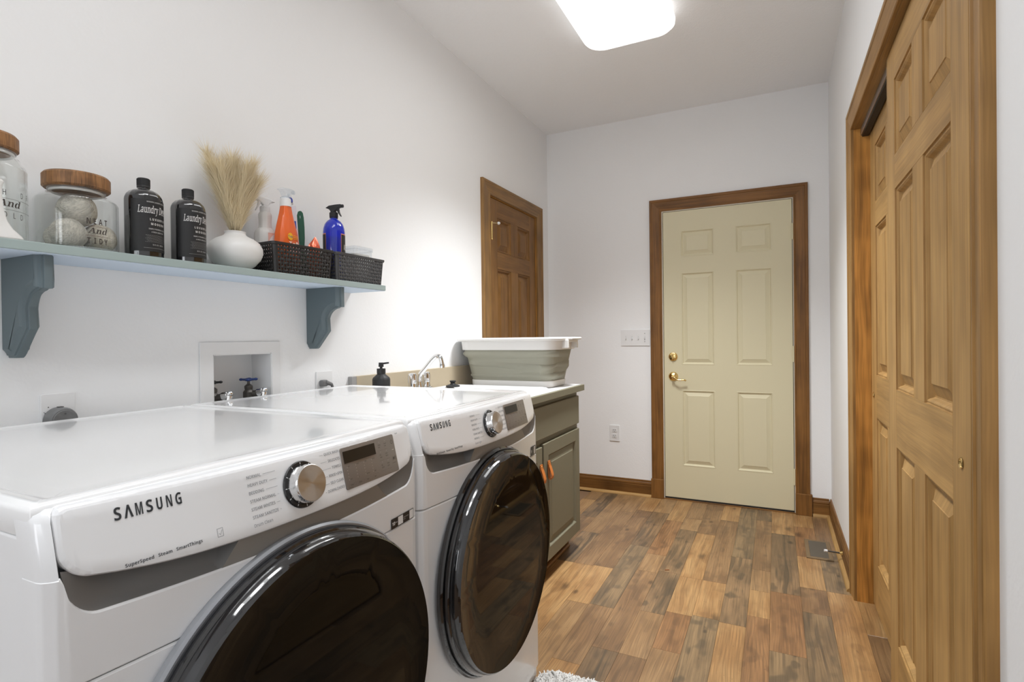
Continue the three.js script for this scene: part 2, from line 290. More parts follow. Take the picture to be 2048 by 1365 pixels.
// ------------------------------------------------------------------ floor: single planks, as laid
const floor = structure('floor');
part(floor, 'subfloor', [box(-T, XR + T + 0.6, -0.05, -0.009, -T - 0.05, ZN + T)], std(S(0.22, 0.13, 0.07), 0.7));
{
  const L = { honey: [[0.701, 0.551, 0.364], [0.635, 0.476, 0.299], [0.492, 0.363, 0.230]], tan: [[0.651, 0.517, 0.357], [0.584, 0.451, 0.303], [0.459, 0.355, 0.246]], brown: [[0.593, 0.463, 0.318], [0.518, 0.393, 0.265], [0.409, 0.314, 0.219]],
    dark: [[0.576, 0.459, 0.326], [0.467, 0.372, 0.265], [0.325, 0.272, 0.203]], grey: [[0.584, 0.480, 0.345], [0.492, 0.401, 0.288], [0.363, 0.305, 0.230]], red: [[0.618, 0.459, 0.303], [0.543, 0.393, 0.253], [0.409, 0.297, 0.196]] };
  const mk = (k, seed, o) => { const t = plankTex(seed, ...L[k], { dark: 0.5, blot: 0.4, ring: 0.2, knots: [], ...o }); return std(S(1, 1, 1), 0.42, { map: t, roughnessMap: null }); };
  const P = {
    H: [mk('honey', 501, { dark: 0.25, blot: 0.25, ring: 0.5 }), mk('honey', 533, { dark: 0.2, blot: 0.3, ring: 0.15, knots: [[0.6, 0.3, 0.02]] }), mk('honey', 561, { dark: 0.35, blot: 0.45, knots: [[0.35, 0.62, 0.035]] })],
    T: [mk('tan', 601, { dark: 0.4, blot: 0.35 }), mk('tan', 637, { dark: 0.3, blot: 0.5, ring: 0.3 }), mk('tan', 655, { dark: 0.45 })],
    B: [mk('brown', 701, { dark: 0.4, blot: 0.45 }), mk('brown', 733, { dark: 0.5, blot: 0.3, ring: 0.4 }), mk('brown', 771, { dark: 0.35, blot: 0.6, knots: [[0.7, 0.2, 0.02]] })],
    D: [mk('dark', 801, { dark: 0.85, blot: 0.7 }), mk('dark', 835, { dark: 0.95, blot: 0.5, knots: [[0.45, 0.55, 0.02]] }), mk('dark', 871, { dark: 0.7, blot: 0.8 })],
    G: [mk('grey', 901, { dark: 0.7, blot: 0.6 }), mk('grey', 931, { dark: 0.5, blot: 0.8, knots: [[0.3, 0.7, 0.012], [0.7, 0.3, 0.012]] })],
    R: [mk('red', 951, { dark: 0.3, blot: 0.6, ring: 0.5, knots: [[0.45, 0.5, 0.04]] }), mk('red', 977, { dark: 0.5, blot: 0.5 })],
  };
  // columns from left to right: [x0, x1, then end of each plank along z and its tone]
  const C = [
    [0.345, 0.443, 0.24, 'B', 0.9, 'H', 1.5, 'B'], [0.443, 0.55, 0.6, 'D', 1.3, 'B', 1.9, 'T'], [0.55, 0.655, 0.86, 'T', 1.311, 'D', 2.1, 'H', 2.6, 'T'],
    [0.655, 0.758, 0.4, 'T', 1.311, 'B', 2.13, 'H', 2.7, 'B'], [0.758, 0.862, 0.335, 'H', 1.30, 'B', 1.70, 'H', 2.45, 'T', 3.0, 'B'], [0.862, 0.97, 0.33, 'T', 0.95, 'D', 1.69, 'G', 2.13, 'B', 2.7, 'H', 3.2, 'D'],
    [0.97, 1.073, 0.46, 'H', 1.036, 'R', 1.262, 'T', 2.0, 'B', 2.8, 'D', 3.3, 'T'], [1.073, 1.176, 0.375, 'B', 0.592, 'T', 1.23, 'D', 1.657, 'D', 2.0, 'T', 2.6, 'B', 3.3, 'H'],
    [1.176, 1.28, 0.62, 'B', 1.25, 'H', 1.62, 'H', 1.914, 'R', 2.5, 'T', 3.2, 'D'], [1.28, 1.386, 0.32, 'H', 1.25, 'B', 1.606, 'H', 2.35, 'G', 3.0, 'B'],
    [1.386, 1.487, 0.9, 'G', 1.618, 'D', 2.4, 'H', 3.1, 'T'], [1.487, 1.572, 0.235, 'D', 1.021, 'B', 1.262, 'T', 1.513, 'H', 2.3, 'R', 3.0, 'B'],
    [1.572, 1.694, 0.443, 'H', 1.24, 'D', 1.752, 'R', 2.45, 'G', 3.2, 'B'], [1.694, 1.80, 0.266, 'H', 0.75, 'R', 1.138, 'H', 1.385, 'B', 1.95, 'G', 2.8, 'D'],
    [1.80, 1.912, 0.62, 'B', 1.14, 'G', 1.95, 'H', 2.7, 'T'], [1.912, 2.02, 1.48, 'H', 2.3, 'B', 2.9, 'H'],
  ];
  const r = rng(7), count = {};
  for (const [x0, x1, ...rest] of C) {
    let z = x0 > 1.9 ? 1.0 : x0 > 0.87 && x1 < 1.72 ? -0.045 : -0.002;
    for (let k = 0; k < rest.length; k += 2) {
      const z1 = rest[k], tone = rest[k + 1], g0 = 0.0001, b = 0.0003, y = 0, yb = -0.009, a = [x0 + g0, z + g0], c = [x1 - g0, z1 - g0];
      const g = quads([[[a[0] + b, y, c[1] - b], [c[0] - b, y, c[1] - b], [c[0] - b, y, a[1] + b], [a[0] + b, y, a[1] + b]],
        [[a[0], yb, c[1]], [c[0], yb, c[1]], [c[0] - b, y, c[1] - b], [a[0] + b, y, c[1] - b]], [[c[0], yb, c[1]], [c[0], yb, a[1]], [c[0] - b, y, a[1] + b], [c[0] - b, y, c[1] - b]],
        [[c[0], yb, a[1]], [a[0], yb, a[1]], [a[0] + b, y, a[1] + b], [c[0] - b, y, a[1] + b]], [[a[0], yb, a[1]], [a[0], yb, c[1]], [a[0] + b, y, c[1] - b], [a[0] + b, y, a[1] + b]]]);
      const p = g.attributes.position, uv = g.attributes.uv, ou = r(), ov = r(), fl = r() < 0.5 ? -1 : 1;
      for (let i = 0; i < p.count; i++) uv.setXY(i, (p.getX(i) - x0) / 0.11 * fl + ou, p.getZ(i) + ov);
      const list = P[tone], n = count[tone] = (count[tone] ?? -1) + 1;
      part(floor, 'plank', g, list[n % list.length]); z = z1;
    }
  }
}
// ------------------------------------------------------------------ trim: casings, baseboards, jambs
const CASE = [[0, 0], [0, 0.010], [0.003, 0.0125], [0.009, 0.0125], [0.012, 0.0095], [0.016, 0.0095], [0.05, 0.0145], [0.064, 0.0165], [0.067, 0.0195], [0.078, 0.0205], [0.0815, 0.0195], [0.083, 0.0165], [0.083, 0]];
function casing(parent, x0, x1, top, y0, mat = M.trim, wl = 0.083, wr = wl) {
  const k = 1, kl = wl / 0.083, kr = wr / 0.083, leg = (sx, xb) => {
    const q = []; for (let i = 0; i < CASE.length - 1; i++) { const [a, b] = CASE[i], [c, d] = CASE[i + 1]; const q0 = sx < 0 ? kl : kr, A = [xb + sx * a * q0, y0, b], B = [xb + sx * c * q0, y0, d], C = [xb + sx * c * q0, top + c * k, d], D = [xb + sx * a * q0, top + a * k, b]; q.push(sx > 0 ? [A, B, C, D] : [B, A, D, C]); }
    return grain(quads(q), 'y');
  };
  const head = []; for (let i = 0; i < CASE.length - 1; i++) { const [a, b] = CASE[i], [c, d] = CASE[i + 1]; head.push([[x0 - a * kl, top + a * k, b], [x1 + a * kr, top + a * k, b], [x1 + c * kr, top + c * k, d], [x0 - c * kl, top + c * k, d]]); }
  part(parent, 'casing_leg', leg(-1, x0), mat); part(parent, 'casing_leg', leg(1, x1), mat); part(parent, 'casing_head', grain(quads(head), 'x'), mat);
}
const BASE = [[0, 0], [0.0135, 0], [0.0135, 0.080], [0.0115, 0.0815], [0.0115, 0.085], [0.0135, 0.087], [0.0135, 0.092], [0.011, 0.101], [0.0075, 0.106], [0.0085, 0.110], [0.008, 0.116], [0.005, 0.118], [0, 0.118]];
function baseboard(name, x0, x1, pos, turn) {
  const g = structure(name, pos, turn), run = (pts) => { const q = []; for (let i = 0; i < pts.length - 1; i++) { const [a, b] = pts[i], [c, d] = pts[i + 1]; q.push([[x0, b, a], [x1, b, a], [x1, d, c], [x0, d, c]]); }
    return grain(quads(q), 'x'); };
  const ends = (pts) => { const s = new THREE.ShapeGeometry(poly(pts)); const a = s.clone().rotateY(-Math.PI / 2).translate(x0, 0, 0), b = s.clone().rotateY(-Math.PI / 2).translate(x1, 0, 0); return [a, b]; };
  part(g, 'base_molding', merge([run(BASE), ...ends(BASE)]), M.trim);
  const shoe = [[0.0135, 0], [0.031, 0]]; for (let i = 0; i <= 5; i++) { const a = i / 5 * Math.PI / 2; shoe.push([0.0135 + 0.0175 * Math.cos(a), 0.018 * Math.sin(a)]); }
  part(g, 'shoe_molding', merge([run(shoe), ...ends(shoe)]), M.closet); return g;
}
baseboard('baseboard_far', 0.0, 0.789, [0, 0, 0], 0);
baseboard('baseboard_corner', 1.808, 1.8985, [0, 0, 0], 0);
baseboard('baseboard_right', 0.001, 1.106, [XR, 0, 0], -Math.PI / 2);
baseboard('baseboard_right_near', 2.86, 6.55, [XR, 0, 0], -Math.PI / 2);
{ const g = structure('trim_1'); // end door
  casing(g, 0.8765, 1.7115, 2.054, 0.1);
  for (const [a, b] of [[0.788, 0.8775], [1.7105, 1.806]]) part(g, 'plinth_block', grain(box(a, b, 0, 0.138, 0.0005, 0.024, 0.003), 'y'), M.trim); }
{ const g = structure('trim_2', [0, 0, 0], Math.PI / 2); casing(g, -DOOR2[1] - 0.002, -DOOR2[0] + 0.002, 2.060, 0, M.sideTrim, 0.108, 0.094);
  part(g, 'jamb', [grain(box(-DOOR2[1] - 0.010, -DOOR2[1] - 0.001, 0, 2.064, -T, 0), 'y'), grain(box(-DOOR2[0] + 0.001, -DOOR2[0] + 0.010, 0, 2.064, -T, 0), 'y'), grain(box(-DOOR2[1] - 0.01, -DOOR2[0] + 0.01, 2.056, 2.064, -T, 0), 'x')], M.jamb); }
{ const g = structure('trim_3', [XR, 0, 0], -Math.PI / 2); casing(g, CLOSET[0] - 0.002, CLOSET[1] + 0.004, 2.052, 0, M.closetTrim);
  part(g, 'jamb_leg', grain(box(CLOSET[0] - 0.016, CLOSET[0], 0, 2.05, -T, 0), 'y'), M.jamb); part(g, 'jamb_leg', grain(box(CLOSET[1], CLOSET[1] + 0.016, 0, 2.05, -T, 0), 'y'), M.jamb);
  part(g, 'jamb_head', grain(box(CLOSET[0] - 0.016, CLOSET[1] + 0.016, 2.048, 2.064, -T, 0), 'x'), M.closetTrim);
  part(g, 'track_slot_shade', box(CLOSET[0] + 0.001, 1.84, 2.012, 2.047, -0.0545, -0.031), M.rubber);  // black block stands for the shade in the slot behind the track
  part(g, 'door_track', [box(CLOSET[0] + 0.001, 1.84, 2.018, 2.048, -0.030, -0.026), box(CLOSET[0] + 0.001, 2.76, 2.016, 2.048, -0.105, -0.102)], M.steel); }

// ------------------------------------------------------------------ panel doors
function panelDoor(g, w, h, t, cols, rows, prof, mat, y0 = 0, pmat = mat) {
  const xs = [0, ...cols.flat(), w], b = (a, c, d, e, gr) => grain(box(a, c, d, e, -t, 0, 0.0012, 1), gr);
  part(g, 'stile', b(0, cols[0][0], y0, h, 'y'), mat); part(g, 'stile', b(cols[1][1], w, y0, h, 'y'), mat);
  const ys = [y0, ...rows.flat(), h];
  for (let i = 0; i < ys.length; i += 2) part(g, 'rail', b(cols[0][0], cols[1][1], ys[i], ys[i + 1], 'x'), mat);
  for (const [a, c] of rows) part(g, 'mullion', b(cols[0][1], cols[1][0], a, c, 'y'), mat);
  for (const [a, c] of rows) for (const [d, e] of cols) { part(g, 'panel', merge([grain(nested(d, e, a, c, prof), 'y'), box(d, e, a, c, -t * 0.9, -t * 0.6)]), pmat); }
}
const WOODP = [[0, 0], [0.0004, -0.0045], [0.0028, -0.0055], [0.0045, -0.0040], [0.0075, -0.0042], [0.0115, -0.0085], [0.0145, -0.0150], [0.0165, -0.0178], [0.0205, -0.0178], [0.050, -0.0058], [0.051, -0.0035]];
{ const d = structure('door_1', [0.8855, 0, -0.003]); // cream six-panel door in the far wall
  const w = 0.8175, cols = [[0.120, 0.341], [0.477, 0.700]], rows = [[0.245, 0.782], [0.960, 1.609], [1.721, 1.905]];
  const s = poly([[0, 0.017], [w, 0.017], [w, 2.045], [0, 2.045]]);
  for (const [a, b] of rows) for (const [c, e] of cols) { const p = new THREE.Path(); p.moveTo(c, a); p.lineTo(c, b); p.lineTo(e, b); p.lineTo(e, a); p.closePath(); s.holes.push(p); }
  part(d, 'door_slab', [extrude(s, 0.044).translate(0, 0, -0.044), box(0, w, 0.017, 2.045, -0.044, -0.02)], M.cream);
  for (const [a, b] of rows) for (const [c, e] of cols) part(d, 'panel', nested(c, e, a, b, [[0, 0], [0.003, 0.0012], [0.007, 0.0005], [0.013, -0.0065], [0.018, -0.0075], [0.038, -0.001], [0.040, 0.0002], [0.0405, 0.0008]]), M.cream);
  const g = structure('trim_4'); // white stops beside and above the slab, threshold under it
  part(g, 'door_stop', [box(0.876, 0.8822, 0, 2.052, -T + 0.01, 0.004), box(1.7068, 1.713, 0, 2.052, -T + 0.01, 0.004), box(0.876, 1.713, 2.0475, 2.056, -T + 0.01, 0.002)], M.creamTrim);
  part(g, 'gap_shade_strip', [box(0.8825, 0.886, 0.016, 2.050, -T + 0.02, -0.010), box(1.7035, 1.7065, 0.016, 2.050, -T + 0.02, -0.010), box(0.8825, 1.7065, 2.0455, 2.0475, -T + 0.02, -0.010)], M.threshold);  // black strips put shade into the gap round the slab
  part(g, 'threshold', box(0.8825, 1.7065, 0, 0.0155, -T + 0.01, -0.003), M.threshold);
  part(g, 'threshold_strip', grain(box(0.8775, 1.7115, 0, 0.006, -0.003, 0.008, 0.002), 'x'), M.trim);
  for (const y of [1.834, 1.038, 0.238]) { const k = [rod([0.8215, y - 0.052, 0.006], [0.8215, y + 0.052, 0.006], 0.006), box(0.812, 0.8215, y - 0.05, y + 0.05, 0.0, 0.003), box(0.8215, 0.829, y - 0.05, y + 0.05, 0.0, 0.003)]; part(d, 'hinge', k, M.cream); }
  const bolt = part(d, 'deadbolt', latheC([[0, 0.011], [0.022, 0.011], [0.028, 0.008], [0.031, 0.003], [0.031, 0]].reverse(), 40).rotateX(Math.PI / 2).translate(0.062, 1.017, 0.001), M.brass);
  part(bolt, 'thumb_turn', [rod([0.062, 1.017, 0.01], [0.062, 1.017, 0.022], 0.009), box(0.0575, 0.0665, 0.998, 1.036, 0.018, 0.027, 0.004)], M.brass);
  const h = part(d, 'lever_handle', latheC([[0, 0.017], [0.012, 0.017], [0.02, 0.012], [0.026, 0.010], [0.031, 0.005], [0.033, 0]].reverse(), 40).rotateX(Math.PI / 2).translate(0.062, 0.876, 0.001), M.brass);
  part(h, 'lever', [rod([0.062, 0.876, 0.012], [0.062, 0.876, 0.046], 0.0085), tube([[0.060, 0.878, 0.044], [0.075, 0.872, 0.048], [0.095, 0.858, 0.049], [0.118, 0.855, 0.048], [0.140, 0.857, 0.046], [0.150, 0.853, 0.044]], 0.0058, 30, 10), new THREE.SphereGeometry(0.0062, 12, 8).translate(0.150, 0.853, 0.044), new THREE.SphereGeometry(0.0095, 14, 10).translate(0.062, 0.876, 0.046)], M.brass);
  part(d, 'latch_plate', [box(-0.0007, 0, 0.99, 1.045, -0.033, -0.008), box(-0.0007, 0, 0.85, 0.905, -0.033, -0.008)], M.oldBrass);
}
{ const d = structure('door_2', [-0.004, 0, DOOR2[1] - 0.003], Math.PI / 2); // wooden six-panel door in the left wall
  panelDoor(d, 0.722, 2.052, 0.035, [[0.110, 0.308], [0.418, 0.614]], [[0.24, 0.80], [0.985, 1.61], [1.721, 1.938]], WOODP, M.oldDoor, 0.01);
  for (const y of [1.838, 1.04, 0.25]) part(d, 'hinge', [rod([0.0035, y - 0.048, 0.0165], [0.0035, y + 0.048, 0.0165], 0.0066), box(0.001, 0.006, y - 0.046, y + 0.046, 0.0005, 0.016), new THREE.SphereGeometry(0.0074, 10, 8).translate(0.0035, y + 0.052, 0.0165), new THREE.SphereGeometry(0.0074, 10, 8).translate(0.0035, y - 0.052, 0.0165)], M.brass);
  const st = part(d, 'hinge_stop', [rod([0.0035, 1.886, 0.0165], [0.020, 1.886, 0.032], 0.003), rod([0.020, 1.886, 0.031], [0.046, 1.889, 0.042], 0.0028)], M.oldBrass); part(st, 'bumper', latheC([[0, 0.014], [0.007, 0.012], [0.0095, 0.006], [0.0095, 0], [0, 0]].reverse(), 20).rotateX(Math.PI / 2).translate(0.047, 1.889, 0.040), M.white);
}
const closetCols = [[0.118, 0.351], [0.463, 0.698]], closetRows = [[0.21, 0.818], [0.994, 1.603], [1.706, 1.934]];
function closetDoor(name, x, z0, pull) {
  const d = structure(name, [x, 0, z0], -Math.PI / 2); panelDoor(d, 0.814, 2.0455, 0.034, closetCols, closetRows, WOODP, M.closet, 0.012);
  part(d, 'finger_pull', latheC([[0, -0.004], [0.007, -0.003], [0.0085, 0.001], [0.0105, 0.002], [0.0115, 0.0003]], 28, 0.9).rotateX(Math.PI / 2).translate(pull, 0.908, 0.0012), M.brass);
}
closetDoor('door_3', 1.930, 1.846, 0.758);
closetDoor('door_4', 1.972, 1.192, 0.052);

// ------------------------------------------------------------------ small wall things
{ const t = thing('light_switch_plate', 'white four-gang switch plate on the far wall beside the cream door', 'switch plate', [0.681, 1.155, 0]);
  part(t, 'plate', extrude(roundRect(-0.106, 0.106, -0.06, 0.06, 0.005), 0.006, 0.002), M.white);
  for (let i = 0; i < 4; i++) { const x = -0.069 + i * 0.046, up = i === 3 ? 0 : 1;
    const w = part(t, 'toggle', [box(x - 0.005, x + 0.005, -0.012, 0.012, 0.006, 0.0068), ...(up ? [box(x - 0.0035, x + 0.0035, -0.013, 0.001, 0.006, 0.016, 0.002)] : [box(x - 0.0035, x + 0.0035, -0.003, 0.004, 0.006, 0.012, 0.001)])], M.whiteGloss);
    for (const y of [-0.03, 0.03]) part(t, 'screw', new THREE.CylinderGeometry(0.0028, 0.0028, 0.001, 12).rotateX(Math.PI / 2).translate(x, y, 0.0063), i === 3 ? M.greyDark : M.white);
    part(t, 'slot', box(x - 0.0016, x + 0.0016, up ? -0.016 : -0.020, up ? -0.012 : -0.009, 0.0062, 0.0072), M.greyDark); }
}
{ const t = thing('wall_outlet', 'white duplex outlet low on the far wall left of the cream door', 'outlet', [0.519, 0.445, 0]);
  part(t, 'plate', extrude(roundRect(-0.038, 0.038, -0.06, 0.06, 0.005), 0.006, 0.002), M.white);
  for (const y of [-0.021, 0.021]) { const s = part(t, 'socket', extrude(roundRect(-0.017, 0.017, y - 0.0145, y + 0.0145, 0.009), 0.003, 0.0008).translate(0, 0, 0.0055), M.whiteGloss);
    part(s, 'slot', [box(-0.0075, -0.0052, y - 0.001, y + 0.008, 0.0083, 0.009), box(0.0052, 0.0075, y - 0.001, y + 0.008, 0.0083, 0.009), new THREE.CylinderGeometry(0.0027, 0.0027, 0.0008, 10).rotateX(Math.PI / 2).translate(0, y - 0.0075, 0.0086)], M.greyDark); }
}
{ const t = thing('floor_register', 'tan metal floor vent in the planks by the right baseboard', 'floor vent', [1.8, 0, 0.62]);
  const s = poly([[-0.062, -0.142], [0.062, -0.142], [0.062, 0.142], [-0.062, 0.142]]), h = new THREE.Path(); h.moveTo(-0.042, -0.118); h.lineTo(-0.042, 0.118); h.lineTo(0.042, 0.118); h.lineTo(0.042, -0.118); h.closePath(); s.holes.push(h);
  part(t, 'frame', extrude(s, 0.005, 0.002).rotateX(-Math.PI / 2).translate(0, 0.0003, 0), M.ventTan);
  const sl = []; for (let i = 0; i < 26; i++) { const g = box(-0.042, 0.042, -0.0007, 0.0007, -0.0042, 0.0042); g.rotateX(0.75); g.translate(0, 0.0035, -0.113 + i * 0.00905); sl.push(g); }
  part(t, 'louvers', sl, M.ventDark); part(t, 'duct_shade', box(-0.042, 0.042, 0.0003, 0.0008, -0.118, 0.118), std(S(0.012, 0.010, 0.008), 0.9));  // near-black sheet stands for the unlit opening below the louvers
}
{ const t = thing('door_stop', 'dark spring doorstop with a white tip sticking out of the right baseboard', 'doorstop', [XR - 0.0135, 0.05, 0.76]);
  part(t, 'base', latheC([[0, 0.012], [0.006, 0.012], [0.009, 0.004], [0.011, 0]].reverse(), 20).rotateZ(Math.PI / 2), M.brass);
  part(t, 'rod', rod([-0.008, 0, 0], [-0.070, 0.006, 0.012], 0.0042, 0.0036), M.valve);
  part(t, 'tip', rod([-0.068, 0.0058, 0.0116], [-0.082, 0.007, 0.0142], 0.0068, 0.0062, 14), M.white);
}
{ const g = box(-0.011, 0.011, 0, 0.003, -0.003, 0.003, 0.001); g.rotateY(0.5); const c = part(null, 'splinter', g, M.leatherEdge); c.position.set(1.108, 0.0004, 1.209); tag(c, 'tiny dark splinter lying on the floor planks before the cream door', 'debris'); }
function ceilingLight(z, label, lens) {
  const t = thing('ceiling_light', label, 'ceiling light', [0.948, CEIL, z], 0, undefined);
  part(t, 'base', extrude(roundRect(-0.19, 0.19, -0.56, 0.56, 0.06), 0.03, 0.004).rotateX(Math.PI / 2), M.white);
  const rings = [[0.205, 0.578, 0.075, -0.012], [0.222, 0.598, 0.088, -0.022], [0.230, 0.606, 0.094, -0.040], [0.228, 0.604, 0.094, -0.062], [0.216, 0.592, 0.09, -0.076], [0.19, 0.566, 0.075, -0.085], [0.10, 0.46, 0.05, -0.088]].map(([hx, hz, r, y]) => ringRR(hx, hz, r, y, 10).reverse());
  part(t, 'lens', creased(loft(rings, { capStart: false }), 0.8), lens);
  return t;
}
ceilingLight(1.745, 'long white glowing puff lens on the ceiling, cut off by the top of the photo', M.lens);
ceilingLight(3.55, 'added white puff ceiling light, unseen overhead, to brighten the room', M.addedLens);  // added fixture, placed out of view for its light alone
// ================================================================== washer and dryer (local axes: x right along the front, y up, z out of the front)
const HW = 0.343;
const bow = (x) => 0.018 * (1 - (x / HW) ** 2);
const yTop = (x) => 0.8745 + 0.027 * Math.min(1, Math.abs(x / 0.33) ** 3.2);      // lower edge of the control panel
const yLow = (x) => { const b = 0.842 + 0.012 * (x / 0.33) ** 2, t = Math.max(0, Math.min(1, (Math.abs(x) - 0.29) / 0.0355)); return b + (yTop(0.3255) + 0.002 - b) * (1 - Math.sqrt(1 - t * t)); };                  // lower edge of the handle strip
const lean = (y) => -0.021 * (y - 0.885) / 0.09;
function frontPlan(n = 150, r = 0.022, inset = 0) { // from the left side round the corners to the right side
  const p = []; for (let i = 0; i <= 8; i++) { const a = Math.PI + i / 8 * -Math.PI / 2; p.push([-HW + r + r * Math.cos(a), -r + r * Math.sin(a)]); }
  for (let i = 1; i < n; i++) { const x = -HW + r + (2 * HW - 2 * r) * i / n; p.push([x, bow(x) - bow(HW - r)]); }
  for (let i = 0; i <= 8; i++) { const a = Math.PI / 2 - i / 8 * Math.PI / 2; p.push([HW - r + r * Math.cos(a), -r + r * Math.sin(a)]); }
  return [[-HW, -0.05], ...p, [HW, -0.05]].map(([x, z]) => [x * (1 - inset / HW), z - inset + 0.001]);
}
function frontShell(lo, hi, lip = 0.0025) {
  const P = frontPlan(), Q = frontPlan(150, 0.022, lip), rows = [];
  const row = (S, f, d) => S.map(([x, z]) => [x, f(Math.max(-0.33, Math.min(0.33, x))) + d, z]);
  rows.push(row(frontPlan(150, 0.022, 0.012), lo, 0.001), row(Q, lo, 0), row(P, lo, lip), row(P, hi, -lip), row(Q, hi, 0), row(frontPlan(150, 0.022, 0.012), hi, -0.001));
  return creased(loft(rows, { capStart: false, capEnd: false, closed: false }), 0.7);
}
function panelDecal(W, H, draw) { return canvasTex(W, H, draw); }
function letters(x, text, px, py, size, o = {}) {
  x.font = `${o.bold ? 'bold ' : ''}${o.italic ? 'italic ' : ''}${size}px ${o.font ?? 'sans-serif'}`; x.fillStyle = o.color ?? '#333'; x.textAlign = o.align ?? 'left'; x.textBaseline = 'alphabetic'; x.fillText(text, px, py);
}
function brand(x, px, py, h, w) { // the maker's wide lettering, its A without a crossbar
  const L = 'S\u039bMSUNG'.split(''), step = w / L.length; x.fillStyle = '#2b2f33';
  L.forEach((c, i) => { x.save(); x.translate(px + step * (i + 0.5), py);
    if (i === 1) { x.beginPath(); x.moveTo(-step * 0.42, 0); x.lineTo(-step * 0.09, -h); x.lineTo(step * 0.09, -h); x.lineTo(step * 0.42, 0); x.lineTo(step * 0.2, 0); x.lineTo(0, -h * 0.72); x.lineTo(-step * 0.2, 0); x.closePath(); x.fill(); }
    else { x.font = `bold ${h / 0.72}px sans-serif`; x.textAlign = 'center'; const m = x.measureText(c).width; x.scale(step * (c === 'M' ? 0.86 : 0.78) / m, 1); x.fillText(c, 0, 0); } x.restore(); });
}
function machine(label, kind, pos, turn, o) {
  const t = thing(kind === 'washer' ? 'washing_machine' : 'clothes_dryer', label, kind === 'washer' ? 'washing machine' : 'dryer', pos, turn);
  const dx = o.shift;
  // cabinet, lid, front
  part(t, 'cabinet', box(-HW + 0.0008, HW - 0.0008, 0.025, 0.9455, -0.80, -0.035, 0.004), M.enamel);
  { const rr = (ix, r, y) => { const a = ringRR(HW - 0.0013 - ix, 0.392 - ix, r, y, 6, 0, -0.424); return a; };
    part(t, 'top_lid', creased(loft([rr(0.001, 0.008, 0.946), rr(0, 0.008, 0.95), rr(0, 0.008, 0.974), rr(0.003, 0.008, 0.9805), rr(0.009, 0.008, 0.9835), rr(0.014, 0.008, 0.984), rr(0.020, 0.008, 0.9832), rr(0.027, 0.010, 0.9808), rr(0.033, 0.010, 0.9802), rr(0.036, 0.010, 0.9801), rr(0.06, 0.010, 0.9801)], { capStart: true }), 0.9), M.enamelTop); }
  const P = frontPlan().filter(([x]) => Math.abs(x) <= HW);
  { // corner frame beside the control panel, dipping inwards behind it
    const pl = []; for (const [x, z] of frontPlan()) { if (Math.abs(x) > 0.327) pl.push([x, z]); }
    const left = pl.filter(([x]) => x < 0), right = pl.filter(([x]) => x > 0);
    const path = [...left, [-0.326, -0.006], [-0.322, -0.042], [0.322, -0.042], [0.326, -0.006], ...right];
    const top = (y, d) => path.map(([x, z]) => [x * (1 - d / HW * (Math.abs(x) > 0.327 ? 1 : 0)), y, z - d + (y > 0.9 ? lean(y) * 0.9 : 0)]);
    part(t, 'front_frame', creased(loft([top(0.885, 0.0015), top(0.90, 0.0007), top(0.962, 0.0005), top(0.972, 0.003), top(0.9765, 0.009)], { capStart: false, capEnd: false, closed: false }), 0.8), M.enamel); }
  part(t, 'upper_front_panel', frontShell((x) => 0.7735, yLow), M.enamel);
  part(t, 'lower_front_panel', frontShell((x) => 0.055, (x) => 0.7725), M.enamel);
  part(t, 'kick_panel', box(-HW + 0.01, HW - 0.01, 0.012, 0.056, -0.06, -0.008, 0.004), M.enamel);
  for (const x of [-0.29, 0.29]) part(t, 'foot', new THREE.CylinderGeometry(0.022, 0.025, 0.025, 16).translate(x, 0.0125, -0.1), M.rubber);
  // control panel
  { const X = 0.3274, top = 0.9775, R = 0.028, Rt = 0.012, N = 140, arc = (x, r) => { const t = Math.max(0, Math.min(1, (Math.abs(x) - (X - r)) / r)); return r * (1 - Math.sqrt(1 - t * t)); };
    const xs = Array.from({ length: N + 1 }, (_, i) => X * Math.sin(Math.PI / 2 * (2 * i / N - 1))), lo = (x) => yTop(x) + arc(x, R), hi = (x) => top - arc(x, Rt);
    const loop = (d, z) => { const f = (x, y) => { const X1 = x * (1 - d / X), ym = (lo(x) + hi(x)) / 2, Y1 = ym + (y - ym) * (1 - d / 0.045); return [X1, Y1, z + bow(X1) + lean(Y1)]; }; return [...xs.map((x) => f(x, lo(x))), ...xs.slice().reverse().map((x) => f(x, hi(x)))]; };
    const rim = loft([loop(0.001, -0.03), loop(0, -0.004), loop(0.0008, -0.0005), loop(0.0025, 0.0018), loop(0.0055, 0.003)], { capStart: false, capEnd: false });
    const L = loop(0.0055, 0.003), n = xs.length, face = surface((s, t) => { const i = Math.round(s * N), a = L[i], b = L[2 * n - 1 - i], y = a[1] + (b[1] - a[1]) * t, x = a[0]; return [x, y, 0.003 + bow(x) + lean(y)]; }, N, 6);
    part(t, 'control_panel', creased(mergeGeometries([clean(rim), clean(face)]), 0.6), M.enamel); }
  const onPanel = (x, y, d) => [x, y, 0.003 + d + bow(x) + lean(y)];
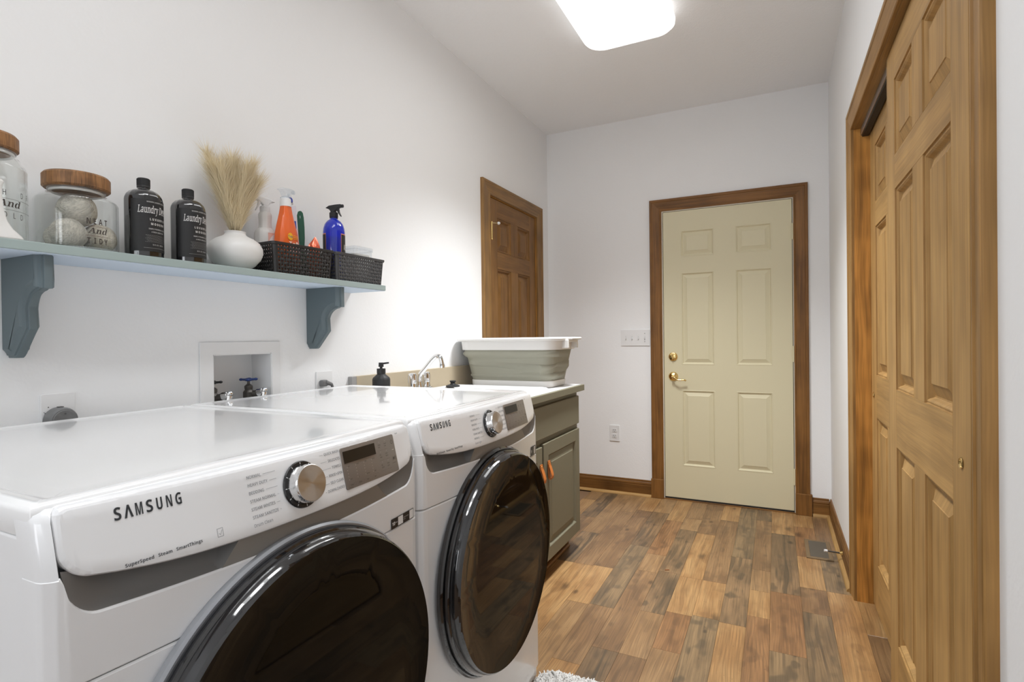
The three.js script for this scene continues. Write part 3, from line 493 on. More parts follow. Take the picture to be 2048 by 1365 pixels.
  // printing on the panel
  { const W = 2048, H = 320, tex = canvasTex(W, H, (x) => {
      const k = W / 0.66, X = (m) => (m + 0.33) * k, Y = (m) => (0.978 - m) * k;
      brand(x, X(o.logo), Y(0.9485), 0.0155 * k, 0.084 * k);
      letters(x, o.claim, X(o.logo + 0.006), Y(0.8925), 0.0058 * k, { bold: true, color: '#4a4d52' });
      if (o.badge) { x.strokeStyle = '#b5b7ba'; x.lineWidth = 2; x.strokeRect(X(o.logo + 0.122), Y(0.9025), 0.008 * k, 0.011 * k); x.beginPath(); x.moveTo(X(o.logo + 0.124), Y(0.896)); x.lineTo(X(o.logo + 0.126), Y(0.894)); x.lineTo(X(o.logo + 0.129), Y(0.900)); x.stroke(); }
      x.strokeStyle = '#b9bbbe'; x.lineWidth = 1.6;
      o.left.forEach((c, i) => { const y = 0.9575 - i * 0.0117; letters(x, c, X(o.knob - 0.098), Y(y), 0.0062 * k, { color: i > 5 ? '#b5b7ba' : '#8b8d91' }); if (i < 6) { x.beginPath(); x.moveTo(X(o.knob - 0.098) + x.measureText(c).width + 10, Y(y + 0.002)); x.lineTo(X(o.knob - 0.047), Y(y + 0.002)); x.stroke(); } });
      o.right.forEach((c, i) => { const y = 0.9615 - i * 0.0125; letters(x, c, X(o.knob + 0.094), Y(y), 0.0062 * k, { color: '#8b8d91', align: 'right' }); x.beginPath(); x.moveTo(X(o.knob + 0.094) - x.measureText(c).width - 8, Y(y + 0.002)); x.lineTo(X(o.knob + 0.047), Y(y + 0.002)); x.stroke(); });
      letters(x, 'Smart', X(o.disp + 0.172), Y(0.964), 0.0035 * k, { color: '#8b8d91' });
    });
    const g = surface((s, v) => onPanel(-0.318 + 0.636 * s, 0.884 + 0.087 * v, 0.0006), 60, 6); const uv = g.attributes.uv; for (let i = 0; i < uv.count; i++) { const x = -0.318 + 0.636 * uv.getX(i), y = 0.884 + 0.087 * uv.getY(i); uv.setXY(i, (x + 0.33) / 0.66, 1 - (0.978 - y) / (0.66 * H / W)); }
    part(t, 'printed_lettering', g, std(S(1, 1, 1), 0.5, { map: tex, transparent: true }), 'dark printed maker name and cycle names'); }
  // dial
  const dialAt = onPanel(o.knob, 0.927, 0), tilt = (g) => g.rotateX(-0.22).translate(...dialAt);
  part(t, 'dial_ring', tilt(latheC([[0.028, 0], [0.0375, 0], [0.0385, 0.0015], [0.0370, 0.004], [0.0325, 0.004], [0.030, 0.001]], 48).rotateX(Math.PI / 2)), M.black);
  { const k = part(t, 'dial', tilt(latheC([[0.0318, 0.002], [0.0318, 0.008], [0.0310, 0.010], [0.0310, 0.0215], [0.0300, 0.0235]], 56).rotateX(Math.PI / 2)), M.chrome);
    part(k, 'dial_face', tilt(latheC([[0.0300, 0.0235], [0.0290, 0.0243], [0.0001, 0.0240]], 56).rotateX(Math.PI / 2)), M.knobMetal);
    part(k, 'dial_mark', [0, 1, 2, 3, 4, 5, 6, 7, 8, 9, 10, 11].map((i) => tilt(box(-0.0005, 0.0005, 0.0332, 0.0362, 0.0036, 0.0044).rotateZ(i * Math.PI / 6))), M.white); }
  // display plate
  { const x0 = o.disp, x1 = x0 + 0.163, y0 = 0.892, y1 = 0.9665;
    const g = extrude(roundRect(x0, x1, y0, y1, 0.004), 0.004, 0.001, 2, 6); const p = g.attributes.position; for (let i = 0; i < p.count; i++) p.setZ(i, p.getZ(i) + 0.001 + bow(p.getX(i)) + lean(p.getY(i)));
    g.computeVertexNormals(); const d = part(t, 'display_plate', creased(g, 0.5), M.plate);
    const tex = canvasTex(1024, 468, (c) => { const k = 1024 / 0.163, X = (m) => m * k, Y = (m) => (0.0745 - m) * k, dk = '#3a3532', lt = '#d8d0ca';
      c.fillStyle = '#16130f'; c.fillRect(X(0.005), Y(0.068), X(0.092), 0.0215 * k);
      for (const [x, n] of [[0.0095, 'Temp'], [0.033, 'Rinse'], [0.056, 'Spin'], [0.079, 'Soil']]) { for (let i = 0; i < 5; i++) { c.fillStyle = lt; c.fillRect(X(x), Y(0.0395 - i * 0.0055), 6, 8); } letters(c, ['Hot', 'Extra', 'High', 'Heavy'][Math.round((x - 0.0095) / 0.0235)], X(x + 0.003), Y(0.0395), 17, { color: dk }); letters(c, ['Cold', '1', 'No Spin', 'Light'][Math.round((x - 0.0095) / 0.0235)], X(x + 0.003), Y(0.0165), 17, { color: dk });
        c.strokeStyle = '#8c837c'; c.lineWidth = 3; c.strokeRect(X(x - 0.002), Y(0.0115), 0.018 * k, 0.0075 * k); letters(c, n, X(x + 0.001), Y(0.0062), 20, { color: dk }); }
      for (let i = 0; i < 2; i++) for (let j = 0; j < 3; j++) { const w = [['Delay', 'End'], ['Smart', 'Care'], ['Pre', 'Soak'], ['Extra', 'Rinse'], ['My', 'Cycle'], ['Child', 'Lock']][j * 2 + i]; letters(c, w[0], X(0.107 + i * 0.019), Y(0.060 - j * 0.0195), 21, { color: dk }); letters(c, w[1], X(0.107 + i * 0.019), Y(0.0555 - j * 0.0195), 21, { color: dk }); c.fillStyle = '#8c837c'; c.fillRect(X(0.104 + i * 0.019), Y(0.0505 - j * 0.0195), 0.015 * k, 2); c.fillStyle = lt; c.fillRect(X(0.111 + i * 0.019), Y(0.067 - j * 0.0195), 7, 7); }
      c.strokeStyle = dk; c.lineWidth = 4; c.beginPath(); c.arc(X(0.153), Y(0.060), 0.0035 * k, -1.1, 4.25); c.stroke(); c.beginPath(); c.moveTo(X(0.153), Y(0.0655)); c.lineTo(X(0.153), Y(0.0605)); c.stroke();
      c.fillStyle = dk; c.beginPath(); c.moveTo(X(0.1495), Y(0.031)); c.lineTo(X(0.1495), Y(0.024)); c.lineTo(X(0.1525), Y(0.0275)); c.closePath(); c.fill(); c.fillRect(X(0.1535), Y(0.031), 6, 0.007 * k); c.fillRect(X(0.1560), Y(0.031), 6, 0.007 * k); c.fillStyle = lt; c.fillRect(X(0.1495), Y(0.045), 0.007 * k, 7);
      letters(c, '(hold 3 sec)', X(0.006), Y(0.0022), 13, { color: '#55504b' }); letters(c, 'Start/Pause', X(0.1435), Y(0.018), 15, { color: dk }); });
    const q = surface((s, v) => [x0 + 0.163 * s, y0 + 0.0745 * v, 0.0056 + bow(x0 + 0.163 * s) + lean(y0 + 0.0745 * v)], 12, 4); part(d, 'display_print', q, std(S(1, 1, 1), 0.35, { map: tex, transparent: true })); }
  // handle strip with its two finger scoops
  { const band = (a, b, depth, n) => surface((s, v) => { const xt = a[1] + (b[1] - a[1]) * s, xb = a[0] + (b[0] - a[0]) * s, x = xb + (xt - xb) * v; const hi = yTop(x) + 0.008, lo = Math.min(hi - 0.0005, yLow(x) - 0.0012); return [x, lo + (hi - lo) * v, bow(x) - 0.0035 + depth(s, v, x)]; }, n, 8);
    const end = (x) => 1 - smooth(0.26, 0.3275, Math.abs(x)) * 0.9;
    const g1 = band([-0.326, -0.326], [-0.142, -0.108], (s, v, x) => -0.036 * Math.pow(v, 0.62) * end(x) * (1 - smooth(0.985, 1, s)), 40), g2 = band([-0.142, -0.108], [0.225, 0.185], () => 0, 24), g3 = band([0.225, 0.185], [0.326, 0.326], (s, v, x) => -0.014 * Math.pow(v, 0.8) * end(x) * smooth(0, 0.02, s), 30);
    part(t, 'drawer_grip', g1, M.gripShaded); part(t, 'handle_strip', g2, M.strip); part(t, 'finger_scoop', g3, M.gripShaded); }
  // rating sticker by the right edge (without its codes)
  { const tex = canvasTex(512, 128, (c) => { c.fillStyle = '#1d1d1f'; c.fillRect(0, 0, 512, 128); c.fillStyle = '#e8e8e8'; c.fillRect(o.small ? 330 : 150, 10, 110, 108); if (!o.small) c.fillRect(415, 8, 90, 112); letters(c, '10', 20, 88, 60, { bold: true, color: '#eee' }); letters(c, 'Year', 90, 70, 24, { color: '#eee' }); letters(c, 'Digital Inverter', 272, 60, 18, { color: '#ddd' }); letters(c, 'Motor', 272, 85, 18, { color: '#ddd' }); });
    const w = o.small ? 0.05 : 0.085, x0 = HW - 0.023 - w; const g = surface((s, v) => [x0 + w * s, 0.7745 + (o.small ? 0.030 : 0.021) * v, 0.0024 + bow(x0 + w * s) - bow(HW - 0.022)], 6, 1); part(t, 'sticker', g, std(S(1, 1, 1), 0.4, { map: tex })); }
  // door
  { const c = [0, 0.552], z = bow(0) - bow(HW - 0.022) + 0.001, put = (g) => g.rotateX(Math.PI / 2).translate(c[0], c[1], z);
    part(t, 'door_frame', put(latheC([[0.23, -0.01], [0.296, -0.01], [0.303, -0.004], [0.3035, 0.006], [0.300, 0.010], [0.297, 0.010], [0.2945, 0.0075], [0.290, 0.0075]], 120)), o.ring);
    const d = part(t, 'door', put(latheC([[0.290, 0.004], [0.2945, 0.012], [0.2945, 0.020], [0.291, 0.0225], [0.2925, 0.026], [0.2915, 0.034], [0.287, 0.044], [0.2845, 0.0475], [0.2825, 0.0485]], 120)), M.blackGloss);
    part(d, 'door_glass', put(latheC([[0.2825, 0.0485], [0.281, 0.0482], [0.28, 0.0478], [0.20, 0.0480], [0.10, 0.0481], [0.0001, 0.0481]], 120)), M.blackGlass); }
  return t;
}
machine('nearer white front-loading machine, its round dark door cut off by the bottom of the photo', 'washer', [0.882, 0, 3.301], Math.PI / 2,
  { shift: 0, logo: -0.272, knob: 0.004, disp: 0.1, claim: 'SuperSpeed   Steam   SmartThings', badge: true, ring: std(S(0.30, 0.31, 0.33), 0.3, { metalness: 0.3 }), left: ['NORMAL', 'HEAVY DUTY', 'BEDDING', 'STEAM NORMAL', 'STEAM WHITES', 'STEAM SANITIZE', 'Drum Clean'], right: ['QUICK WASH', 'DELICATES', 'TOWELS', 'RINSE+SPIN', 'SELF CLEAN', 'DOWNLOADED'] });
machine('white front-loading dryer standing between the washing machine and the olive cabinet', 'dryer', [0.873, 0, 2.600], Math.PI / 2 + 0.012,
  { shift: 0, logo: -0.292, knob: -0.022, disp: 0.075, claim: 'MultiSteam   Sensor Dry   SmartThings', small: true, ring: M.blackGloss, left: ['NORMAL', 'HEAVY DUTY', 'BEDDING', 'PERM PRESS', 'STEAM SANITIZE', 'WRINKLE', 'Drum Light'], right: ['QUICK DRY', 'DELICATES', 'TOWELS', 'TIME DRY', 'AIR FLUFF', 'DOWNLOADED'] });

// ================================================================== cabinet, counter, sink
{ const t = thing('base_cabinet', 'olive painted base cabinet with leather loop pulls under the white counter', 'cabinet', [0.604, 0, 1.09], Math.PI / 2); // local x runs to -z, so the cabinet lies at x < 0
  const W = 1.12;
  part(t, 'side_panel', box(-0.018, 0, 0.1, 0.868, -0.58, -0.0185), M.olive); part(t, 'side_panel', box(-W, -W + 0.018, 0.1, 0.868, -0.58, -0.0185), M.olive); part(t, 'bottom_panel', box(-W + 0.018, -0.018, 0.1, 0.118, -0.58, -0.0185), M.olive);
  part(t, 'face_frame', [box(-W, 0, 0.1, 0.135, -0.018, 0), box(-W, 0, 0.635, 0.70, -0.018, 0), box(-W, 0, 0.825, 0.868, -0.018, 0), box(-0.06, 0, 0.135, 0.825, -0.018, 0), box(-W, -W + 0.06, 0.135, 0.825, -0.018, 0), box(-0.565, -0.505, 0.135, 0.64, -0.018, 0)], M.olive);
  part(t, 'toe_kick', grain(box(-W, -0.004, 0.0, 0.1, -0.58, -0.055), 'x'), M.oldDoor); part(t, 'toe_molding', grain(box(-W, -0.03, 0.0, 0.018, -0.056, -0.036, 0.008), 'x'), M.oldDoor);
  part(t, 'false_drawer', box(-1.06, -0.020, 0.690, 0.843, 0.0005, 0.020, 0.005), M.olive);
  const door = (x0, x1, y0, y1, hx) => { const f = 0.062, d = part(t, 'door', [box(x0, x0 + f, y0, y1, 0.0005, 0.020, 0.004), box(x1 - f, x1, y0, y1, 0.0005, 0.020, 0.004), box(x0 + f - 0.004, x1 - f + 0.004, y0, y0 + f, 0.0008, 0.0197, 0.002), box(x0 + f - 0.004, x1 - f + 0.004, y1 - f, y1, 0.0008, 0.0197, 0.002)], M.olive);
    part(d, 'raised_panel', nested(x0 + f, x1 - f, y0 + f, y1 - f, [[0, 0.0195], [0.002, 0.018], [0.007, 0.010], [0.011, 0.008], [0.040, 0.0155], [0.042, 0.017]]), M.olive);
    const pts = [], n = 26; // a strap folded in half into a loop, its two ends riveted together
    const prof = [[0, 0.0025], [-0.012, 0.004], [-0.03, 0.010], [-0.052, 0.017], [-0.071, 0.021], [-0.082, 0.0185], [-0.087, 0.013], [-0.083, 0.0075], [-0.072, 0.005], [-0.05, 0.0035], [-0.025, 0.0025], [0, 0.0012]];
    const curve = new THREE.CatmullRomCurve3(prof.map(([y, z]) => new V3(0, y, z))), hw = 0.013, th = 0.0011;
    const rings = curve.getPoints(44).map((p, i, a) => { const q = a[Math.min(i + 1, a.length - 1)].clone().sub(a[Math.max(i - 1, 0)]).normalize(), nn = new V3(0, -q.z, q.y); return [[-hw, 1], [-hw, -1], [hw, -1], [hw, 1]].map(([x, s]) => [hx + x, 0.578 + p.y + nn.y * th * s, 0.0205 + p.z + 0.0011 + nn.z * th * s]); });
    const l = part(d, 'leather_pull', creased(loft(rings), 0.6), M.leather, 'tan orange leather loop'); part(l, 'rivet', new THREE.SphereGeometry(0.0038, 14, 8).scale(1, 1, 0.6).translate(hx, 0.568, 0.0265), M.brass); return d; };
  door(-0.528, -0.020, 0.10, 0.664, -0.476); door(-1.06, -0.545, 0.10, 0.656, -0.569);
}
{ const t = thing('countertop', 'white countertop with an olive front edge, under the collapsible laundry basket', 'countertop', [0, 0.869, 0]);
  const s = poly([[0.0215, 1.078], [0.627, 1.078], [0.627, 2.215], [0.0215, 2.215]]), h = new THREE.Path(), x0 = 0.1, x1 = 0.53, z0 = 1.52, z1 = 2.06; h.moveTo(x0, z0); h.lineTo(x0, z1); h.lineTo(x1, z1); h.lineTo(x1, z0); h.closePath(); s.holes.push(h);
  part(t, 'top', extrude(s, 0.0335).rotateX(Math.PI / 2).translate(0, 0.0335, 0), M.whiteGloss);
  part(t, 'front_edge', [box(0.627, 0.645, 0, 0.033, 1.0755, 2.215, 0.002), box(0.0215, 0.6275, 0, 0.033, 1.0755, 1.078)], M.olive);
}
{ const t = thing('backsplash', 'low beige backsplash strip on the wall behind the faucet', 'backsplash', [0.001, 0.9035, 0]);
  part(t, 'board', box(0, 0.0195, 0, 0.108, 1.078, 2.197, 0.001), M.beige); part(t, 'end_cap', box(0, 0.0195, 0, 0.108, 2.1975, 2.226, 0.001), std(S(0.36, 0.35, 0.34), 0.5), 'grey end cap'); }
{ const t = thing('sink', 'white drop-in laundry sink in the countertop, behind the dryer', 'sink', [0, 0.9028, 0]);
  const cx = 0.315, cz = 1.79, R = (hx, hz, r, y) => ringRR(hx, hz, r, y, 8, cx, cz);
  part(t, 'basin', creased(loft([R(0.285, 0.335, 0.04, 0.0003), R(0.283, 0.333, 0.04, 0.010), R(0.275, 0.325, 0.036, 0.0155), R(0.262, 0.312, 0.03, 0.0155), R(0.215, 0.268, 0.03, 0.0115), R(0.205, 0.258, 0.045, 0.002), R(0.19, 0.24, 0.05, -0.16), R(0.16, 0.21, 0.05, -0.185)], { capStart: false }), 0.7), M.whiteGloss); }
{ const t = thing('faucet', 'chrome two-handle faucet with a bent spout standing before the beige backsplash', 'faucet', [0.085, 0.9185, 1.845]);
  part(t, 'base', extrude(roundRect(-0.028, 0.028, -0.085, 0.085, 0.026), 0.018, 0.005).rotateX(-Math.PI / 2), M.chrome);
  for (const z of [-0.054, 0.054]) part(t, 'handle', [latheC([[0.022, 0], [0.019, 0.012], [0.0185, 0.018], [0.0205, 0.03], [0.0205, 0.058], [0.018, 0.067], [0.010, 0.070], [0, 0.0705]], 24).translate(0, 0.018, z), ...[0, 1, 2, 3, 4, 5].map((i) => rod([0.0195 * Math.cos(i), 0.045, z + 0.0195 * Math.sin(i)], [0.0195 * Math.cos(i), 0.078, z + 0.0195 * Math.sin(i)], 0.0035))], M.chrome);
  part(t, 'spout', [latheC([[0.018, 0.016], [0.016, 0.03], [0.013, 0.045]], 20), tube([[0, 0.035, 0], [0.004, 0.075, 0], [0.035, 0.11, -0.002], [0.075, 0.152, -0.004], [0.095, 0.166, -0.005], [0.112, 0.163, -0.006], [0.121, 0.145, -0.0065], [0.124, 0.125, -0.007]], 0.0105, 40, 14), latheC([[0, 0], [0.0135, 0], [0.0135, 0.012], [0.0115, 0.018]], 20).translate(0.124, 0.112, -0.007)], M.chrome); }
{ const t = thing('soap_dispenser', 'matte black pump bottle standing by the backsplash', 'soap dispenser', [0.088, 0.9034, 2.122]);
  part(t, 'bottle', latheC([[0, 0.001], [0.034, 0.001], [0.0375, 0.004], [0.0375, 0.092], [0.0345, 0.099], [0.021, 0.111], [0.0175, 0.114], [0.0175, 0.118], [0, 0.118]], 40), M.rubber);
  const c = part(t, 'collar', latheC([[0, 0.117], [0.0185, 0.117], [0.0185, 0.137], [0.017, 0.138], [0, 0.138]], 32), M.black);
  part(t, 'pump', [rod([0, 0.137, 0], [0, 0.146, 0], 0.006), rod([0, 0.145, 0], [0, 0.163, 0], 0.011, 0.010, 20), rod([0, 0.158, 0], [0.026, 0.1615, -0.020], 0.0042, 0.0035)], M.rubber); }
{ const t = thing('sink_stopper', 'black rubber sink stopper on the sink rim beside the white laundry basket', 'stopper', [0.118, 0.9188, 1.602]);
  part(t, 'disc', latheC([[0, 0], [0.034, 0], [0.0365, 0.003], [0.0355, 0.006], [0.026, 0.010], [0.017, 0.012], [0, 0.012]], 36), M.rubber); part(t, 'knob', latheC([[0.017, 0.0118], [0.012, 0.017], [0.0115, 0.022], [0.0165, 0.0275], [0.0165, 0.030], [0.013, 0.032], [0, 0.032]], 28), M.rubber); }
{ // collapsible laundry basket
  const t = thing('laundry_basket', 'white and sage collapsible laundry basket standing on the white countertop', 'laundry basket', [0.318, 0.9032, 1.238]);
  const base = [0.242, 0.136], rim = [0.292, 0.180], at = (v, d = 0) => [base[0] + (rim[0] - base[0]) * v + d, base[1] + (rim[1] - base[1]) * v + d];
  part(t, 'base', creased(loft([[0.96, 0.0005], [0.985, 0.002], [1, 0.010], [1.004, 0.03], [1.0, 0.034]].map(([k, y]) => ringRR(base[0] * k, base[1] * k, 0.06, y, 10)), {}), 0.7), M.basketWhite);
  { const rings = [], n = 40; for (let j = 0; j <= n; j++) { const v = j / n, y = 0.032 + 0.168 * v, [hx, hz] = at(0.06 + 0.82 * v, -0.004 - 0.010 * Math.sin(Math.PI * v) ** 0.8 - 0.006 * Math.cos(v * 18.8));
      rings.push(ringRR(hx, hz, 0.07, y, 14).map(([x, yy, z]) => { const a = Math.atan2(z, x), f = 0.019 * Math.sin(Math.PI * v) * (Math.sin(a * 3 + v * 7) * Math.sin(v * 9 + a * 2) + 0.7 * Math.sin(5 * a - 8 * v + 1)); const L = Math.hypot(x, z); return [x * (1 + f / L), yy + 0.004 * Math.sin(Math.PI * v) * Math.sin(a * 4 + 1), z * (1 + f / L)]; })); }
    part(t, 'collapsible_wall', loft(rings, { capStart: false, capEnd: false }), M.sage, 'folded sage green silicone wall'); }
  { const R = (v, d, y, r = 0.075) => { const [hx, hz] = at(v, d); return ringRR(hx, hz, r, y, 12); };
    part(t, 'upper_band', creased(loft([R(0.88, -0.006, 0.198), R(0.88, 0.001, 0.198), R(0.99, 0, 0.246), R(0.99, -0.004, 0.246), R(0.88, -0.004, 0.2)], { capStart: false, capEnd: false }), 0.6), M.basketWhite);
    part(t, 'rim', creased(loft([R(0.99, -0.004, 0.246), R(1.0, 0.008, 0.244), R(1.0, 0.016, 0.247), R(1.0, 0.0175, 0.256), R(1.0, 0.013, 0.262), R(1.0, -0.002, 0.263), R(0.99, -0.005, 0.258), R(0.99, -0.005, 0.246)], { capStart: false, capEnd: false }), 0.8), M.basketWhite); }
  for (const s of [-1, 1]) part(t, 'handle', [s > 0 ? box(0.286, 0.346, 0.250, 0.2615, -0.07, 0.07, 0.005, 3) : box(-0.332, -0.286, 0.250, 0.2615, -0.07, 0.07, 0.005, 3), ...(s > 0 ? [box(0.285, 0.323, 0.205, 0.249, 0.062, 0.078, 0.004), box(0.285, 0.323, 0.205, 0.249, -0.078, -0.062, 0.004), box(0.30, 0.323, 0.236, 0.25, -0.07, 0.07, 0.004)] : [])], M.basketWhite);
  part(t, 'liner', creased(loft([ringRR(base[0] - 0.01, base[1] - 0.01, 0.05, 0.006, 8), ringRR(rim[0] - 0.012, rim[1] - 0.012, 0.066, 0.24, 8)], { capStart: true, capEnd: false }), 0.8), M.sage);
}
// ================================================================== shelf and what stands on it
const SY = 1.3835;
{ const t = thing('wall_shelf', 'grey-green painted wall shelf on two carved brackets above the machines', 'shelf', [0, 0, 0]);
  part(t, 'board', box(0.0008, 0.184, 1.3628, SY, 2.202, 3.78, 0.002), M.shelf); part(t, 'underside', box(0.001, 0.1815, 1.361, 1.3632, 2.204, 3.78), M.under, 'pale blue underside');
  const F0 = [[0.166, 1.3608], [0.166, 1.287], [0.150, 1.287]]; for (let i = 1; i <= 12; i++) { const a = Math.PI / 2 + i / 12 * Math.PI * 0.42; F0.push([0.150 + 0.052 * Math.cos(a) * 1.08, 1.234 + 0.050 * Math.sin(a)]); }
  F0.push([0.0985, 1.199], [0.070, 1.168], [0.042, 1.1375], [0.034, 1.133], [0.001, 1.133]);
  const inset = (d) => F0.map((p, i) => { const a = F0[Math.max(0, i - 1)], b = F0[Math.min(F0.length - 1, i + 1)], tx = b[0] - a[0], ty = b[1] - a[1], L = Math.hypot(tx, ty) || 1; const nx = ty / L, ny = -tx / L; let q = [p[0] + nx * d, p[1] + ny * d]; if (i === 0) q = [p[0] - d, 1.3608]; if (i === F0.length - 1) q = [0.001, p[1] + d]; return [Math.max(0.001, q[0]), Math.min(1.3608, q[1])]; });
  const prof = [[0, 0.0065], [0.001, 0.0078], [0.0055, 0.0084], [0.0062, 0.0112], [0.010, 0.0122], [0.016, 0.0155], [0.019, 0.0182], [0.021, 0.019]];
  for (const zc of [3.325, 2.4255]) { const list = [], rings = prof.map(([d, w]) => [inset(d), w]);
    const strip = (A, wa, B, wb, s) => { for (let i = 0; i < A.length - 1; i++) { const q = [[A[i][0], A[i][1], zc + s * wa], [A[i + 1][0], A[i + 1][1], zc + s * wa], [B[i + 1][0], B[i + 1][1], zc + s * wb], [B[i][0], B[i][1], zc + s * wb]]; list.push(s > 0 ? q.reverse() : q); } };
    for (const s of [1, -1]) for (let k = 0; k < rings.length - 1; k++) strip(rings[k][0], rings[k][1], rings[k + 1][0], rings[k + 1][1], s);
    const a = rings[0][0]; for (let i = 0; i < a.length - 1; i++) list.push([[a[i][0], a[i][1], zc + prof[0][1]], [a[i + 1][0], a[i + 1][1], zc + prof[0][1]], [a[i + 1][0], a[i + 1][1], zc - prof[0][1]], [a[i][0], a[i][1], zc - prof[0][1]]]);
    const last = rings[rings.length - 1]; const face = poly([...last[0], [0.001, 1.3608]]); const w = last[1];
    part(t, 'bracket', merge([creased(quads(list), 0.5), new THREE.ShapeGeometry(face).translate(0, 0, zc + w), new THREE.ShapeGeometry(face).rotateY(0).translate(0, 0, zc - w)]), M.bracket); }
}
function wrapPrint(parent, name, r, y0, y1, a0, a1, tex, rough = 0.5, label) { // print round a bottle between two angles (degrees, 90 faces away from the wall)
  const g = new THREE.CylinderGeometry(r, r, y1 - y0, 40, 1, true, a0 * Math.PI / 180, (a1 - a0) * Math.PI / 180).translate(0, (y0 + y1) / 2, 0);
  return part(parent, name, g, std(S(1, 1, 1), rough, { map: tex, transparent: true, side: THREE.DoubleSide }), label);
}
function jar(label, pos, R, H, neck, lidR, lidY, print, sh) {
  const t = thing('glass_jar', label, 'jar', pos);
  part(t, 'glass', lathe([[0, 0.0005], [R - 0.006, 0.0005], [R - 0.001, 0.003], [R, 0.008], [R, H - sh], [R - 0.002, H - sh * 0.77], [R - 0.008, H - sh * 0.5], [neck + 0.008, H - sh * 0.2], [neck + 0.002, H - sh * 0.05], [neck, H + 0.003], [neck, H + 0.010]], 72), M.glass);
  part(t, 'glass_inside', lathe([[0, 0.006], [R - 0.010, 0.006], [R - 0.005, 0.009], [R - 0.0032, 0.014], [R - 0.0032, H - sh * 0.95], [R - 0.0055, H - sh * 0.72], [R - 0.0115, H - sh * 0.55], [neck + 0.005, H - sh * 0.25], [neck - 0.003, H + 0.001], [neck - 0.003, H + 0.009]], 72), M.glass);
  part(t, 'base_ring', new THREE.TorusGeometry(R - 0.006, 0.003, 10, 60).rotateX(Math.PI / 2).translate(0, 0.0035, 0), M.clear);
  part(t, 'rim', new THREE.TorusGeometry(neck, 0.0028, 10, 60).rotateX(Math.PI / 2).translate(0, H + 0.008, 0), M.clear);
  const l = part(t, 'lid', latheC([[0, lidY], [neck - 0.004, lidY], [neck - 0.003, lidY + 0.004], [lidR - 0.004, lidY + 0.004], [lidR, lidY + 0.008], [lidR, lidY + 0.034], [lidR - 0.004, lidY + 0.039], [0, lidY + 0.039]], 64), M.lidWood, 'dark grained wooden lid');
  part(l, 'seal', new THREE.TorusGeometry(neck - 0.0035, 0.0035, 8, 48).rotateX(Math.PI / 2).translate(0, lidY - 0.001, 0), M.frosted);
  const tex = canvasTex(1024, 486, print[0]); wrapPrint(t, 'printed_words', R + 0.0006, print[1] - 0.0375, print[1] + 0.0375, print[2] - 60, print[2] + 60, tex, 0.5, 'black lettering printed on the glass');
  return t;
}
function fit(x, text, cx, y, cap, width, o = {}) { // text squeezed or spaced to a given cap height and width
  const n = text.length; x.save(); x.fillStyle = o.color ?? '#3a322e'; x.textBaseline = 'alphabetic'; x.font = `${o.bold ? 'bold ' : ''}${o.italic ? 'italic ' : ''}${cap / 0.72}px ${o.font ?? 'sans-serif'}`; x.textAlign = 'center';
  if (o.spread) [...text].forEach((c, i) => { x.save(); x.translate(cx + (i - (n - 1) / 2) * width / n, y); x.scale(o.spread, 1); x.fillText(c, 0, 0); x.restore(); });
  else { x.translate(cx, y); x.scale(width / x.measureText(text).width, 1); x.fillText(text, 0, 0); }
  x.restore();
}
jar('tall glass jar with a wooden lid, at the left edge of the photo', [0.0785, SY, 3.404], 0.075, 0.190, 0.055, 0.062, 0.196, [(x) => { fit(x, 'WASH DRY', 512, 118, 76, 980, { spread: 0.7 }); fit(x, 'And', 512, 268, 92, 290, { font: 'serif', italic: true, bold: true }); fit(x, 'FOLD', 512, 420, 76, 470, { spread: 0.75 }); x.fillStyle = '#6a625c'; x.fillRect(60, 158, 900, 4); x.fillRect(60, 308, 900, 4); }, 0.076, 105], 0.032);
const jar2 = jar('squat glass jar of grey felt balls with a wooden lid', [0.093, SY, 3.234], 0.081, 0.140, 0.054, 0.066, 0.1445, [(x) => { fit(x, 'NEAT', 512, 130, 88, 290, { spread: 0.62, bold: true }); fit(x, 'And', 512, 268, 84, 240, { font: 'serif', italic: true, bold: true }); fit(x, 'TIDY', 512, 424, 88, 290, { spread: 0.62, bold: true }); x.fillStyle = '#6a4a40'; x.fillRect(370, 162, 284, 5); x.fillRect(370, 304, 284, 5); }, 0.042, 92], 0.024);
function ball(label, p, r, seed) {
  const g = new THREE.SphereGeometry(r, 40, 28), q = g.attributes.position, u = rng(seed), ph = [u() * 6, u() * 6, u() * 6];
  for (let i = 0; i < q.count; i++) { const x = q.getX(i) / r, y = q.getY(i) / r, z = q.getZ(i) / r, k = 1 + 0.018 * (Math.sin(4 * x + ph[0]) * Math.sin(5 * y + ph[1]) + Math.sin(6 * z + ph[2]) * Math.sin(3 * x)); q.setXYZ(i, x * r * k, y * r * k, z * r * k); }
  g.computeVertexNormals(); const b = part(null, numbered('dryer_ball'), g, M.felt); b.position.set(...p); b.rotation.set(u() * 6, u() * 6, u() * 6); return tag(b, label, 'dryer ball', 'felt balls in the squat jar');
}
ball('grey felt ball lying on top of the others in the squat jar', [0.099, SY + 0.1005, 3.238], 0.040, 5);
ball('grey felt ball at the bottom of the squat jar, leftmost', [0.1205, SY + 0.0372, 3.2655], 0.0362, 6);
ball('grey felt ball at the bottom of the squat jar, behind the printed words', [0.1035, SY + 0.0372, 3.1935], 0.0362, 9);
ball('grey felt ball at the back of the squat jar, behind the other three', [0.052, SY + 0.0372, 3.2455], 0.0362, 12);
